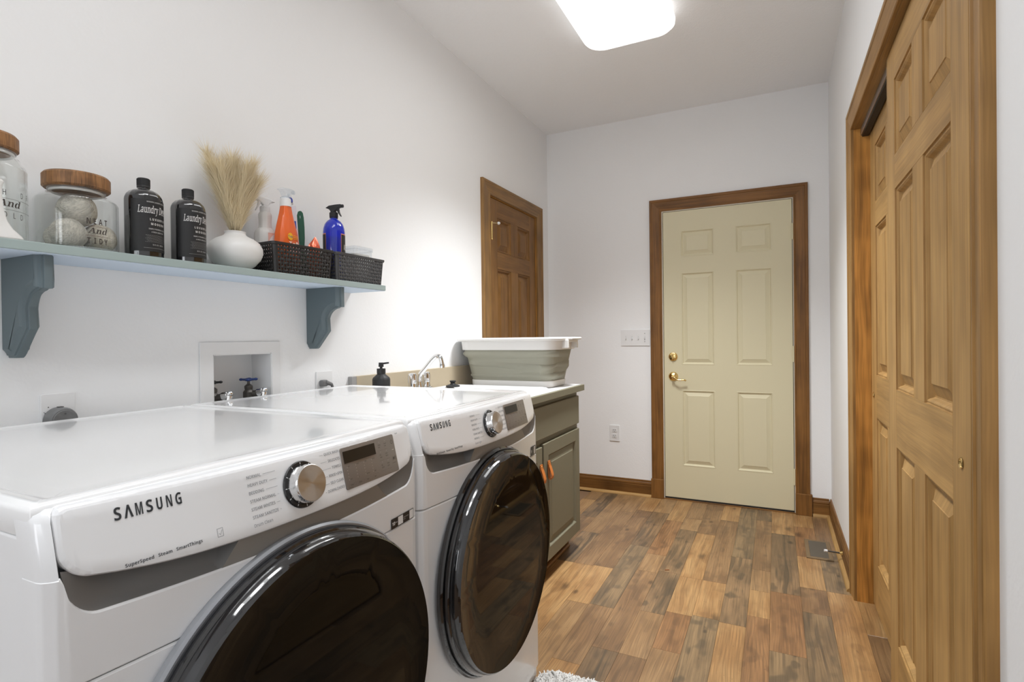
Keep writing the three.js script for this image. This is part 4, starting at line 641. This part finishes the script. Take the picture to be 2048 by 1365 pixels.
{ // the white flared foot of a vessel that the photo cuts off
  const t = thing('ceramic_stand', 'white flared foot before the tall jar, cut off at the left edge', 'ornament', [0.1695, SY, 3.4205]); t.scale.x = 0.24;
  part(t, 'foot', latheC([[0, 0.012], [0.030, 0.010], [0.044, 0.003], [0.0495, 0.0005], [0.0515, 0.003], [0.048, 0.009], [0.034, 0.022], [0.025, 0.038], [0.020, 0.058], [0.0175, 0.082], [0.0165, 0.098], [0, 0.10]], 60), M.ceramic);
  part(t, 'neck', latheC([[0.0165, 0.097], [0.018, 0.112], [0.021, 0.118], [0.018, 0.122], [0, 0.122]], 48), M.ceramic); }
function laundryBottle(label, z) {
  const t = thing('detergent_bottle', label, 'bottle', [0.116, SY, z], 0, undefined);
  part(t, 'bottle', latheC([[0, 0.003], [0.030, 0.003], [0.034, 0.0005], [0.041, 0.001], [0.0435, 0.005], [0.0435, 0.152], [0.0425, 0.158], [0.0395, 0.166], [0.033, 0.174], [0.024, 0.179], [0.0145, 0.182], [0.0135, 0.188], [0, 0.188]], 60), M.blackGloss);
  const cap = [latheC([[0, 0.1865], [0.0150, 0.1865], [0.0150, 0.190], [0.0145, 0.191], [0.0145, 0.2095], [0.013, 0.211], [0, 0.211]], 40)]; for (let i = 0; i < 40; i++) { const a = i / 40 * Math.PI * 2; cap.push(rod([0.0146 * Math.cos(a), 0.1915, 0.0146 * Math.sin(a)], [0.0146 * Math.cos(a), 0.209, 0.0146 * Math.sin(a)], 0.0006, 0.0006, 5)); }
  part(t, 'cap', cap, M.rubber); return t;
}
const bottleTex = canvasTex(1024, 1024, (x) => {
  x.fillStyle = '#1b1b1c'; x.fillRect(0, 0, 1024, 1024); const c = (s, y, z, o = {}) => letters(x, s, 560, y, z, { align: 'center', color: '#d6d3d0', ...o });
  c('MODERN LAUNDRY ESSENTIALS', 60, 34); fit(x, 'Laundry Detergent', 590, 268, 142, 900, { italic: true, font: 'serif', color: '#e4e2e0' }); c('L U X U R Y  &', 410, 60, { bold: true }); c('M O D E R N', 500, 60, { bold: true }); c('SIMPLY POWERFUL CLEAN', 590, 36); c('A FRESH LINEN SCENT', 650, 32);
  for (let i = 0; i < 7; i++) { const w = 560 - (i % 3) * 30; x.fillStyle = '#8f8d8b'; x.fillRect(560 - w / 2, 700 + i * 22, w, 4); for (let k = 0; k < 14; k++) x.clearRect(560 - w / 2 + k * 41 + (i * 13) % 20, 699 + i * 22, 5, 6); }
  x.fillStyle = '#1b1b1c'; for (let i = 0; i < 7; i++) for (let k = 0; k < 14; k++) x.fillRect(560 - 280 + k * 41 + (i * 13) % 20, 698 + i * 22, 7, 8);
  c('32 FL OZ | 946 ML', 900, 34); x.fillStyle = '#8f8d8b'; x.fillRect(250, 952, 620, 5);
});
for (const [z, l] of [[3.094, 'black screw-cap bottle with white print, standing next to the squat jar'], [2.975, 'black screw-cap bottle with white print, standing next to the white vase']]) { const b = laundryBottle(l, z); wrapPrint(b, 'label_print', 0.0438, 0.016, 0.150, 20, 176, bottleTex, 0.5); }
{ const t = thing('vase', 'round white ceramic vase holding dried plumes on the shelf', 'vase', [0.096, SY, 2.813]);
  part(t, 'body', lathe([[0, 0.001], [0.030, 0.001], [0.036, 0.003], [0.055, 0.016], [0.072, 0.036], [0.079, 0.055], [0.078, 0.070], [0.070, 0.086], [0.055, 0.098], [0.038, 0.106], [0.031, 0.111], [0.0295, 0.117], [0.031, 0.120], [0.030, 0.1215], [0.0265, 0.1205], [0.025, 0.114], [0.035, 0.100], [0.066, 0.07], [0.06, 0.03], [0, 0.012]], 72), M.ceramic); }
{ // dried plumes: every strand is a thin three-sided blade
  const t = thing('pampas_bunch', 'bunch of dried beige pampas plumes standing in the white vase', 'dried plumes', [0.096, SY + 0.013, 2.813]);
  const r = rng(99), N = 17;
  for (let k = 0; k < N; k++) {
    const a = k / N * Math.PI * 2 + 0.3 * r(), spread = k < 2 ? 0.012 : 0.024 + 0.036 * r(), L = 0.265 + 0.06 * r(), tip = new V3(Math.cos(a) * spread * 0.9 + 0.002, L, Math.sin(a) * spread * 1.6 + 0.008), mid = new V3(Math.cos(a) * 0.014, 0.115, Math.sin(a) * 0.014), bot = new V3(-Math.cos(a) * 0.012, 0.006, -Math.sin(a) * 0.012);
    const C = new THREE.CatmullRomCurve3([bot, mid, mid.clone().lerp(tip, 0.5).add(new V3(Math.cos(a) * -0.004, 0, Math.sin(a) * -0.004)), tip]);
    const pos = [], n = 620;
    for (let i = 0; i < n; i++) {
      const s = 0.30 + 0.66 * Math.pow(i / n, 0.85), p = C.getPoint(s), d = C.getTangent(s), b = r() * Math.PI * 2, out = 0.12 + 0.30 * r(), len = (0.050 + 0.045 * r()) * (0.65 + 0.5 * Math.sin(Math.PI * Math.min(1, (s - 0.25) * 1.25)));
      const o = new V3(Math.cos(b), 0, Math.sin(b)), e = d.clone().add(o.clone().multiplyScalar(out)).normalize(), m = p.clone().add(e.clone().multiplyScalar(len * 0.5)), q = p.clone().add(e.multiplyScalar(len)).add(o.clone().multiplyScalar(len * (0.10 + 0.2 * r()))).add(new V3((r() - 0.5) * 0.004, -0.003 * r(), (r() - 0.5) * 0.004));
      const w = 0.00045, u1 = new V3(Math.cos(b + 1.57), 0, Math.sin(b + 1.57)).multiplyScalar(w), u2 = new V3(Math.cos(b) * w, w, Math.sin(b) * w);
      const A = [p.clone().add(u1), p.clone().sub(u1), p.clone().add(u2)], B = [m.clone().add(u1), m.clone().sub(u1), m.clone().add(u2)];
      for (let j = 0; j < 3; j++) { const j2 = (j + 1) % 3; for (const v of [A[j], A[j2], B[j2], A[j], B[j2], B[j], B[j], B[j2], q]) pos.push(v.x, v.y, v.z); }
    }
    const g = new THREE.BufferGeometry(); g.setAttribute('position', new THREE.Float32BufferAttribute(pos, 3)); g.computeVertexNormals();
    const pl = part(t, 'plume', new THREE.TubeGeometry(C, 20, 0.0012, 6), M.plumeStem); const f = part(pl, 'fluff', g, M.plume); f.userData.kind = 'stuff';
  }
}
function wovenBasket(label, pos, turn, L, W, H, mat, bumps) { // origin at the middle of the bottom; L along x of its own axes, front towards +z
  const t = thing('woven_basket', label, 'basket', pos, turn), tp = 0.93;
  const side = (len, name, put) => { // a lattice of ribs and slightly waved rows
    const gs = [], rows = 7, cols = Math.round(len / 0.0115), h0 = 0.004, h1 = H - 0.011, sx = (y) => tp + (1 - tp) * y / H;
    for (let j = 0; j < rows; j++) { const y = h0 + (h1 - h0) * (j + 0.5) / rows; gs.push(surface((s, v) => { const x = (s - 0.5) * len * sx(y), a = v * Math.PI * 2, wv = 0.0011 * Math.sin(s * cols * Math.PI + j * Math.PI) * (bumps ? 1.7 : 1); return [x, y + 0.0044 * Math.cos(a), wv + 0.0012 * Math.sin(a)]; }, cols * 4, 6)); }
    for (let i = 0; i <= cols; i++) { const s = i / cols - 0.5, k = 0.0033; gs.push(box(-k, k, 0, H - 0.006, -0.0013, 0.0005).applyMatrix4(new THREE.Matrix4().set(1, s * len * (1 - tp) / H, 0, s * len * tp, 0, 1, 0, 0, 0, 0, 1, 0, 0, 0, 0, 1))); }
    if (bumps) for (let j = 0; j < 7; j++) for (let i = 0; i < Math.floor(cols / 2); i++) { const y = 0.012 + (H - 0.03) * j / 6, x = ((i + (j % 2) * 0.5 + 0.5) / (cols / 2) - 0.5) * len * sx(y); if (Math.abs(x) < len * 0.46 && x > -len * 0.36) { const q = x / len; if (q > 0.08 && q < 0.20) continue; gs.push(new THREE.SphereGeometry(0.006, 10, 6).scale(1, 0.62, 0.42).rotateZ(0.5).translate(x, y, 0.0007)); } }
    const g = merge(gs); put(g); part(t, name, g, mat); };
  const ang = Math.atan((1 - tp) * W / 2 / H), angL = Math.atan((1 - tp) * L / 2 / H);
  side(L - 0.022, 'woven_side', (g) => g.rotateX(ang).translate(0, 0, W / 2 * tp)); side(L - 0.022, 'woven_side', (g) => g.rotateX(ang).translate(0, 0, W / 2 * tp).rotateY(Math.PI));
  side(W - 0.022, 'woven_end', (g) => g.rotateX(angL).translate(0, 0, L / 2 * tp).rotateY(Math.PI / 2)); side(W - 0.022, 'woven_end', (g) => g.rotateX(angL).translate(0, 0, L / 2 * tp).rotateY(-Math.PI / 2));
  for (const sx of [1, -1]) for (const sz of [1, -1]) part(t, 'corner_post', surface((s, v) => { const a = s * Math.PI / 2, k = tp + (1 - tp) * v, r = 0.012; return [sx * (L / 2 * k - r + r * Math.cos(a)), v * (H - 0.006), sz * (W / 2 * k - r + r * Math.sin(a))]; }, 8, 2), mat);
  part(t, 'bottom', loft([ringRR(L / 2 * tp - 0.001, W / 2 * tp - 0.001, 0.012, 0.0004, 6), ringRR(L / 2 * tp - 0.001, W / 2 * tp - 0.001, 0.012, 0.0025, 6)]), mat);
  part(t, 'rim', creased(loft([[0.0, H - 0.010], [0.003, H - 0.009], [0.0045, H - 0.004], [0.004, H], [0, H], [-0.001, H - 0.003], [-0.001, H - 0.010]].map(([d, y]) => ringRR(L / 2 + d, W / 2 + d, 0.014, y, 6)), { capStart: false, capEnd: false }), 0.7), mat);
  return t;
}
wovenBasket('black woven plastic basket behind the white vase, holding the spray bottles', [0.0905, SY, 2.597], Math.PI / 2 - 0.06, 0.246, 0.155, 0.103, M.wicker, true);
wovenBasket('dark grey woven plastic basket at the far end of the shelf, holding the blue bottle', [0.0985, SY, 2.3325], Math.PI / 2, 0.266, 0.155, 0.103, M.wickerGrey, false);
function trigger(parent, mat, y, s = 1, o = {}) { // spray head whose nozzle points along +x
  const sh = poly([[-0.030, 0.036], [-0.016, 0.044], [0.008, 0.0465], [0.030, 0.047], [0.034, 0.045], [0.034, 0.036], [0.024, 0.035], [0.018, 0.031], [0.008, 0.024], [0.006, 0.018], [-0.009, 0.018], [-0.012, 0.026], [-0.020, 0.033]].map(([a, b]) => [a * s, b * s]));
  const h = part(parent, 'spray_head', extrude(sh, 0.017 * s, 0.003 * s, 2).translate(0, y, -0.0085 * s), mat);
  part(h, 'nozzle', rod([0.033 * s, y + 0.0405 * s, 0], [0.0385 * s, y + 0.0405 * s, 0], 0.0062 * s, 0.006 * s, 14), mat);
  const tr = poly([[0.013, 0.033], [0.021, 0.034], [0.023, 0.020], [0.030, 0.003], [0.0285, 0.002], [0.020, 0.014], [0.015, 0.024]].map(([a, b]) => [a * s, b * s]));
  part(parent, 'trigger', extrude(tr, 0.012 * s, 0.002 * s, 2).translate(0, y, -0.006 * s), o.trigger ?? mat);
  const cp = [latheC([[0.0125 * s, y], [0.0148 * s, y], [0.0148 * s, y + 0.017 * s], [0.0125 * s, y + 0.019 * s], [0, y + 0.019 * s]], 30)]; for (let i = 0; i < 30; i++) { const a = i / 30 * Math.PI * 2; cp.push(rod([0.0148 * s * Math.cos(a), y + 0.001, 0.0148 * s * Math.sin(a)], [0.0148 * s * Math.cos(a), y + 0.0165 * s, 0.0148 * s * Math.sin(a)], 0.0006, 0.0006, 5)); }
  part(parent, 'collar', cp, mat); return h;
}
{ const t = thing('spray_bottle', 'translucent white spray bottle behind the vase, left of the orange one', 'spray bottle', [0.053, SY + 0.003, 2.667]);
  part(t, 'bottle', latheC([[0, 0.001], [0.032, 0.001], [0.035, 0.005], [0.035, 0.130], [0.0345, 0.142], [0.031, 0.150], [0.023, 0.158], [0.0205, 0.168], [0.0205, 0.188], [0.021, 0.193], [0.0215, 0.205], [0.019, 0.211], [0.0155, 0.214], [0.0155, 0.217], [0, 0.217]], 44), M.frosted);
  const tex = canvasTex(512, 512, (c) => { c.fillStyle = '#f0efef'; c.fillRect(0, 0, 512, 512); c.fillStyle = '#ecbcae'; c.beginPath(); c.moveTo(0, 0); c.lineTo(210, 0); c.quadraticCurveTo(40, 60, 0, 260); c.fill(); c.strokeStyle = '#e2a492'; c.lineWidth = 8; c.strokeRect(4, 4, 504, 504); letters(c, 'FLE', 150, 330, 120, { bold: true, color: '#44566a' }); });
  wrapPrint(t, 'label', 0.0354, 0.06, 0.140, 65, 175, tex); const h = thing; const head = new THREE.Group(); head.name = 'spray_top'; head.rotation.y = -1.9; t.add(head); trigger(head, M.white, 0.214, 1.05); }
{ const t = thing('stain_spray', 'orange spray bottle with a white trigger head in the black woven basket', 'spray bottle', [0.114, SY + 0.003, 2.632], Math.PI / 2 + 0.12);
  const prof = [[0.000, 0.044, 0.024], [0.004, 0.047, 0.027], [0.06, 0.0475, 0.028], [0.115, 0.046, 0.027], [0.14, 0.043, 0.026], [0.165, 0.036, 0.0235], [0.19, 0.0285, 0.0205], [0.21, 0.0225, 0.018], [0.226, 0.019, 0.0165], [0.233, 0.018, 0.016]];
  part(t, 'bottle', creased(loft(prof.map(([y, a, b]) => { const out = []; for (let i = 0; i < 40; i++) { const q = -i / 40 * Math.PI * 2, sk = 0.006 * smooth(0.1, 0.22, y); const c = Math.cos(q), s = Math.sin(q); out.push([Math.sign(c) * Math.abs(c) ** 0.85 * a - sk * 0.4, y, Math.sign(s) * Math.abs(s) ** 0.85 * b]); } return out; })), 0.8), M.orange);
  const tex = canvasTex(512, 512, (c) => { c.fillStyle = '#f5c21a'; c.beginPath(); c.arc(170, 150, 74, 0, 7); c.fill(); c.strokeStyle = '#e8701c'; c.lineWidth = 8; c.beginPath(); c.arc(170, 150, 52, 0, 7); c.stroke(); letters(c, 'Tide', 170, 172, 66, { bold: true, color: '#27307c', align: 'center' }); c.fillStyle = '#f6a13c'; c.fillRect(262, 112, 200, 16); c.fillRect(262, 142, 220, 20); c.fillRect(262, 178, 190, 14);
    c.fillStyle = '#fbe9dd'; c.fillRect(120, 252, 90, 14); c.fillRect(150, 262, 26, 70); c.fillRect(235, 270, 80, 60); c.fillRect(350, 240, 60, 100); c.fillRect(430, 260, 40, 80); letters(c, 'STAIN', 110, 410, 88, { bold: true, color: '#fff' }); letters(c, 'RELEASE', 110, 480, 70, { bold: true, color: '#fff' }); });
  const g = surface((s, v) => { const y = 0.068 + 0.085 * v, x = -0.036 + 0.072 * s; const a = 0.0472 - 0.004 * smooth(0.1, 0.14, y), b = 0.0285 - 0.0015 * smooth(0.1, 0.14, y); return [x, y, b * Math.pow(Math.max(0, 1 - Math.pow(Math.abs(x / a), 2 / 0.85)), 0.85 / 2) + 0.0006]; }, 20, 6); part(t, 'label_print', g, std(S(1, 1, 1), 0.4, { map: tex, transparent: true }));
  const head = new THREE.Group(); head.name = 'spray_top'; head.position.x = -0.003; head.rotation.y = 0.05; t.add(head);
  part(head, 'collar_skirt', latheC([[0.018, 0.232], [0.0185, 0.236], [0.0175, 0.258], [0.012, 0.262], [0, 0.262]], 36), M.white); trigger(head, M.clear, 0.244, 1.12, { trigger: M.white }); part(head, 'lock_tab', new THREE.TorusGeometry(0.008, 0.003, 8, 20, 2.6).rotateZ(-0.6).translate(0.012, 0.256, 0.010), std(S(0.05, 0.08, 0.45), 0.4)); }
{ const t = thing('scrub_brush', 'dark green plastic brush handle standing in the black woven basket', 'brush', [0.050, SY + 0.003, 2.512], Math.PI / 2 - 0.7);
  const out = poly([[-0.010, 0.10], [-0.0085, 0.13], [-0.009, 0.17], [-0.0125, 0.205], [-0.0125, 0.232], [-0.009, 0.2455], [-0.003, 0.2495], [0.003, 0.2485], [0.008, 0.242], [0.011, 0.225], [0.013, 0.19], [0.0135, 0.15], [0.012, 0.12], [0.015, 0.09], [-0.012, 0.09]]), h = new THREE.Path(); h.absellipse(-0.0015, 0.2275, 0.004, 0.0115, 0, Math.PI * 2, true); out.holes.push(h);
  part(t, 'handle', extrude(out, 0.011, 0.003, 3), M.green); part(t, 'brush_head', box(-0.019, 0.022, 0.012, 0.091, -0.006, 0.016, 0.004), M.green);
  const b = []; const r = rng(3); for (let i = 0; i < 120; i++) { const x = -0.017 + 0.037 * r(), y = 0.015 + 0.072 * r(); b.push(rod([x, y, 0.015], [x + 0.002 * (r() - 0.5), y, 0.03], 0.0006, 0.0006, 4)); } part(t, 'bristles', b, M.white).userData.kind = 'stuff';
  }
{ const t = thing('stain_brush_card', 'white and pink card with a blue square, between orange bottle and green brush', 'card', [0.076, SY + 0.003, 2.556], Math.PI / 2 - 0.6);
  const tex = canvasTex(256, 1024, (c) => { c.fillStyle = '#e9e6ee'; c.fillRect(0, 0, 256, 1024); c.fillStyle = '#ecd3de'; c.fillRect(0, 330, 256, 330); c.fillStyle = '#1c4fc0'; c.fillRect(70, 215, 150, 110); c.fillStyle = '#a58cc4'; for (const [y, w] of [[390, 150], [430, 170], [470, 120], [520, 90], [560, 150], [600, 60]]) c.fillRect(50, y, w, 16); c.fillStyle = '#23402f'; c.fillRect(0, 660, 256, 364); });
  const g = box(-0.016, 0.016, 0, 0.256, -0.0012, 0.0012); const m = std(S(1, 1, 1), 0.5, { map: tex }); part(t, 'card', [g.rotateZ(0.06)], m); }
{ const t = thing('refill_pouch', 'orange foil pouch whose tip pokes out of the black woven basket', 'pouch', [0.118, SY + 0.003, 2.513], Math.PI / 2);
  const rings = [[0.0, 0.018, 0.018], [0.02, 0.021, 0.022], [0.07, 0.022, 0.021], [0.10, 0.0245, 0.018], [0.118, 0.022, 0.013], [0.134, 0.0125, 0.007], [0.150, 0.0025, 0.0015]].map(([y, a, b], k) => { const o = []; for (let i = 0; i < 20; i++) { const q = -i / 20 * 6.2832, w = 1 + 0.09 * Math.sin(i * 2.2 + k * 1.7) + 0.06 * Math.sin(i * 3.9 + k); o.push([Math.cos(q) * a * w + (k > 4 ? (k - 4) * 0.002 : 0), y, Math.sin(q) * b * w]); } return o; });
  part(t, 'pouch', creased(loft(rings), 0.3), phy(S(0.65, 0.10, 0.025), 0.25, { metalness: 0.3, clearcoat: 0.6 })); part(t, 'foil_tip', creased(loft([[0.146, 0.0045], [0.156, 0.0008]].map(([y, a]) => [0, 1, 2, 3, 4, 5].map((i) => [0.004 + a * Math.cos(-i), y, a * 0.5 * Math.sin(-i)]))), 0.3), M.steel); }
{ const t = thing('blue_spray_bottle', 'cobalt blue spray bottle with a black trigger head in the dark grey basket', 'spray bottle', [0.102, SY + 0.003, 2.400]);
  part(t, 'bottle', lathe([[0, 0.001], [0.036, 0.001], [0.0400, 0.005], [0.0402, 0.185], [0.0385, 0.200], [0.034, 0.215], [0.026, 0.227], [0.0165, 0.234], [0.0135, 0.239], [0.0135, 0.246], [0, 0.246]], 60), M.blueGlass);
  part(t, 'liquid', latheC([[0, 0.003], [0.0385, 0.004], [0.0385, 0.162], [0, 0.162]], 48), M.blueLiquid);
  const tex = canvasTex(2048, 512, (c) => { c.fillStyle = '#d98a6a'; c.fillRect(0, 0, 2048, 512); c.fillStyle = '#1d1a16'; c.fillRect(14, 14, 2020, 484); letters(c, 'ALL', 150, 230, 110, { bold: true, color: '#d8d2c8' }); letters(c, 'PURPOSE', 150, 350, 90, { bold: true, color: '#d8d2c8' }); });
  wrapPrint(t, 'label', 0.0405, 0.045, 0.178, 82, 358, tex, 0.5); const head = new THREE.Group(); head.name = 'spray_top'; head.rotation.y = 0.25; t.add(head); trigger(head, M.rubber, 0.243, 1.02);
  part(t, 'neck_ring', latheC([[0.0135, 0.239], [0.0152, 0.2395], [0.0152, 0.2415], [0.0135, 0.242]], 30), M.black); }
{ const t = thing('clear_box', 'clear lidded plastic box standing in the dark grey basket behind the blue bottle', 'box', [0.079, SY + 0.003, 2.262], Math.PI / 2);
  const R = (d, y) => ringRR(0.052 + d, 0.050 + d, 0.014, y, 6);
  part(t, 'tub', loft([R(-0.006, 0.001), R(-0.002, 0.004), R(0, 0.14)], { capEnd: false }), M.clear); part(t, 'lid', loft([R(0.003, 0.134), R(0.003, 0.146), R(0, 0.149), R(-0.008, 0.149), R(-0.010, 0.146)], { capStart: false }), M.clear);
  part(t, 'contents', loft([R(-0.010, 0.005), R(-0.006, 0.118), R(-0.012, 0.122)], {}), std(S(0.72, 0.68, 0.62), 0.8)); }
{ const t = thing('yellow_card', 'small yellow card peeking out between the blue bottle and the clear box', 'card', [0.030, SY + 0.003, 2.296], Math.PI / 2 - 0.3); part(t, 'card', box(-0.010, 0.010, 0, 0.178, -0.001, 0.001, 0.0006), std(S(0.85, 0.62, 0.03), 0.5)); }

// ================================================================== left wall fittings and the rug
{ const t = thing('washer_outlet_box', 'white recessed water outlet box in the wall behind the machines', 'outlet box', [0, 0, 0]);
  const s = poly([[-2.872, 0.83], [-2.5725, 0.83], [-2.5725, 1.1635], [-2.872, 1.1635]]), h = new THREE.Path(); h.moveTo(-2.828, 0.87); h.lineTo(-2.828, 1.123); h.lineTo(-2.607, 1.123); h.lineTo(-2.607, 0.87); h.closePath(); s.holes.push(h);
  part(t, 'flange', extrude(s, 0.0045, 0.0015).rotateY(Math.PI / 2).translate(0.0003, 0, 0), M.white);
  part(t, 'recess', [box(-0.100, -0.096, 0.862, 1.1225, 2.608, 2.827), box(-0.098, 0.002, 0.862, 1.1225, 2.607, 2.610), box(-0.098, 0.002, 0.862, 1.1225, 2.825, 2.828), box(-0.098, 0.002, 1.120, 1.1235, 2.608, 2.827), box(-0.098, 0.002, 0.8605, 0.866, 2.608, 2.827)], M.white); }
function waterValve(label, z, mat) {
  const t = thing('water_valve', label, 'valve', [-0.045, 0.8665, z]);
  part(t, 'body', [latheC([[0, 0], [0.017, 0], [0.017, 0.02], [0.012, 0.024], [0.012, 0.07], [0.0155, 0.074], [0.0155, 0.094], [0.018, 0.098], [0.018, 0.122], [0.0145, 0.127], [0.012, 0.130], [0.0135, 0.136], [0.0135, 0.143], [0.008, 0.148], [0.0045, 0.150], [0.0045, 0.163], [0, 0.163]], 24), rod([0, 0.112, 0], [0.035, 0.120, -0.016], 0.011, 0.0115)], M.valve);
  const hd = [latheC([[0, 0.160], [0.010, 0.160], [0.011, 0.164], [0.009, 0.170], [0, 0.172]], 24)]; for (let i = 0; i < 4; i++) { const a = i * Math.PI / 2 + 0.8; hd.push(rod([0.006 * Math.cos(a), 0.165, 0.006 * Math.sin(a)], [0.022 * Math.cos(a), 0.166, 0.022 * Math.sin(a)], 0.0042, 0.0036)); hd.push(new THREE.SphereGeometry(0.0062, 12, 8).scale(1, 0.75, 1).translate(0.0235 * Math.cos(a), 0.166, 0.0235 * Math.sin(a))); }
  part(t, 'handle', hd, mat);
  const n = part(t, 'hose_nut', rod([0.030, 0.119, -0.014], [0.046, 0.124, -0.021], 0.0145, 0.0145, 8), M.chrome); part(n, 'hose_elbow', [new THREE.SphereGeometry(0.012, 14, 10).translate(0.05, 0.127, -0.023), rod([0.05, 0.127, -0.023], [0.054, 0.045, -0.008], 0.0105, 0.011), rod([0.0535, 0.055, -0.010], [0.057, -0.004, 0.002], 0.009)], M.chrome); return t;
}
waterValve('brass water valve with a blue four-lobed handle in the outlet box', 2.664, M.blueHandle);
waterValve('water valve with a dark handle at the left side of the outlet box', 2.797, M.black);
{ const t = thing('dryer_socket', 'square white wall plate behind the nearer machine with a big grey plug in it', 'wall plate', [0, 0.982, 3.2395], Math.PI / 2); part(t, 'plate', extrude(roundRect(-0.036, 0.036, -0.06, 0.060, 0.004), 0.005, 0.0015), M.white);
  const r = rng(8), q = []; for (let i = 0; i < 12; i++) q.push(new THREE.CylinderGeometry(0.0008 + 0.0014 * r(), 0.001, 0.0004, 7).rotateX(Math.PI / 2).translate(-0.03 + 0.012 * r(), -0.015 + 0.055 * r(), 0.0052)); part(t, 'paint_chips', q, M.greyDark); }
{ const t = thing('dryer_plug', 'round grey plug in the wall plate behind the nearer machine', 'plug', [0.006, 0.978, 3.2435], Math.PI / 2);
  part(t, 'body', latheC([[0, 0], [0.028, 0], [0.0305, 0.003], [0.0305, 0.028], [0.029, 0.034], [0.0265, 0.037], [0.025, 0.0365], [0.0235, 0.039], [0, 0.0395]], 40).rotateX(Math.PI / 2), M.grey); part(t, 'cord_sleeve', [rod([-0.02, -0.012, 0.02], [-0.050, -0.03, 0.022], 0.014, 0.010), rod([-0.048, -0.029, 0.022], [-0.062, -0.10, 0.02], 0.009)], M.grey); part(t, 'screw', rod([0, 0.016, 0.038], [0, 0.016, 0.0402], 0.002), M.greyDark); part(t, 'slot', box(-0.004, 0.006, 0.0305, 0.0322, 0.008, 0.020), M.greyDark); }
{ const t = thing('washer_socket', 'white wall plate between the outlet box and the backsplash', 'wall plate', [0, 0.985, 2.361], Math.PI / 2); part(t, 'plate', extrude(roundRect(-0.042, 0.042, -0.06, 0.058, 0.004), 0.005, 0.0015), M.white); }
{ const t = thing('power_plug', 'small grey angled plug in the wall plate beside the backsplash', 'plug', [0.0058, 0.997, 2.378], Math.PI / 2); part(t, 'body', [extrude(roundRect(-0.014, 0.014, -0.012, 0.013, 0.006), 0.022, 0.005), rod([0.004, 0.004, 0.016], [0.030, -0.006, 0.022], 0.0095, 0.0065), rod([0.029, -0.0055, 0.022], [0.036, -0.018, 0.022], 0.0062, 0.005)], M.grey); part(t, 'cord', tube([[0.0355, -0.017, 0.022], [0.038, -0.05, 0.020], [0.040, -0.12, 0.015]], 0.0035, 12, 8), M.white); }
{ const t = thing('rug', 'white shaggy rug on the planks before the machines, only a corner in view', 'rug', [0, 0, 0]);
  const x0 = 0.868, x1 = 1.34, z0 = 2.225, z1 = 3.45;
  part(t, 'backing', extrude(roundRect(x0, x1, -z1, -z0, 0.06), 0.008, 0.002).rotateX(-Math.PI / 2).translate(0, 0.0003, 0), M.rug);
  const base = new THREE.SphereGeometry(1, 6, 4).scale(0.0035, 0.010, 0.0035), N = 9000, im = new THREE.InstancedMesh(base, M.rug, N), r = rng(55), m = new THREE.Matrix4(), q = new THREE.Quaternion(), e = new THREE.Euler(); let n = 0;
  while (n < N) { const x = x0 - 0.004 + (x1 - x0 + 0.008) * r(), z = z0 - 0.004 + (z1 - z0 + 0.008) * Math.pow(r(), 1.6), cx = Math.max(x0 + 0.06, Math.min(x1 - 0.06, x)), cz = Math.max(z0 + 0.06, Math.min(z1 - 0.06, z)); if (Math.hypot(x - cx, z - cz) > 0.064) continue;
    e.set((r() - 0.5) * 1.5, r() * 6, (r() - 0.5) * 1.5); q.setFromEuler(e); m.compose(new V3(x, 0.009 + 0.004 * r(), z), q, new V3(1, 0.7 + 0.6 * r(), 1)); im.setMatrixAt(n++, m); }
  im.name = 'pile'; im.castShadow = im.receiveShadow = true; im.userData.kind = 'stuff'; t.add(im); }

renderer.render(scene, camera);
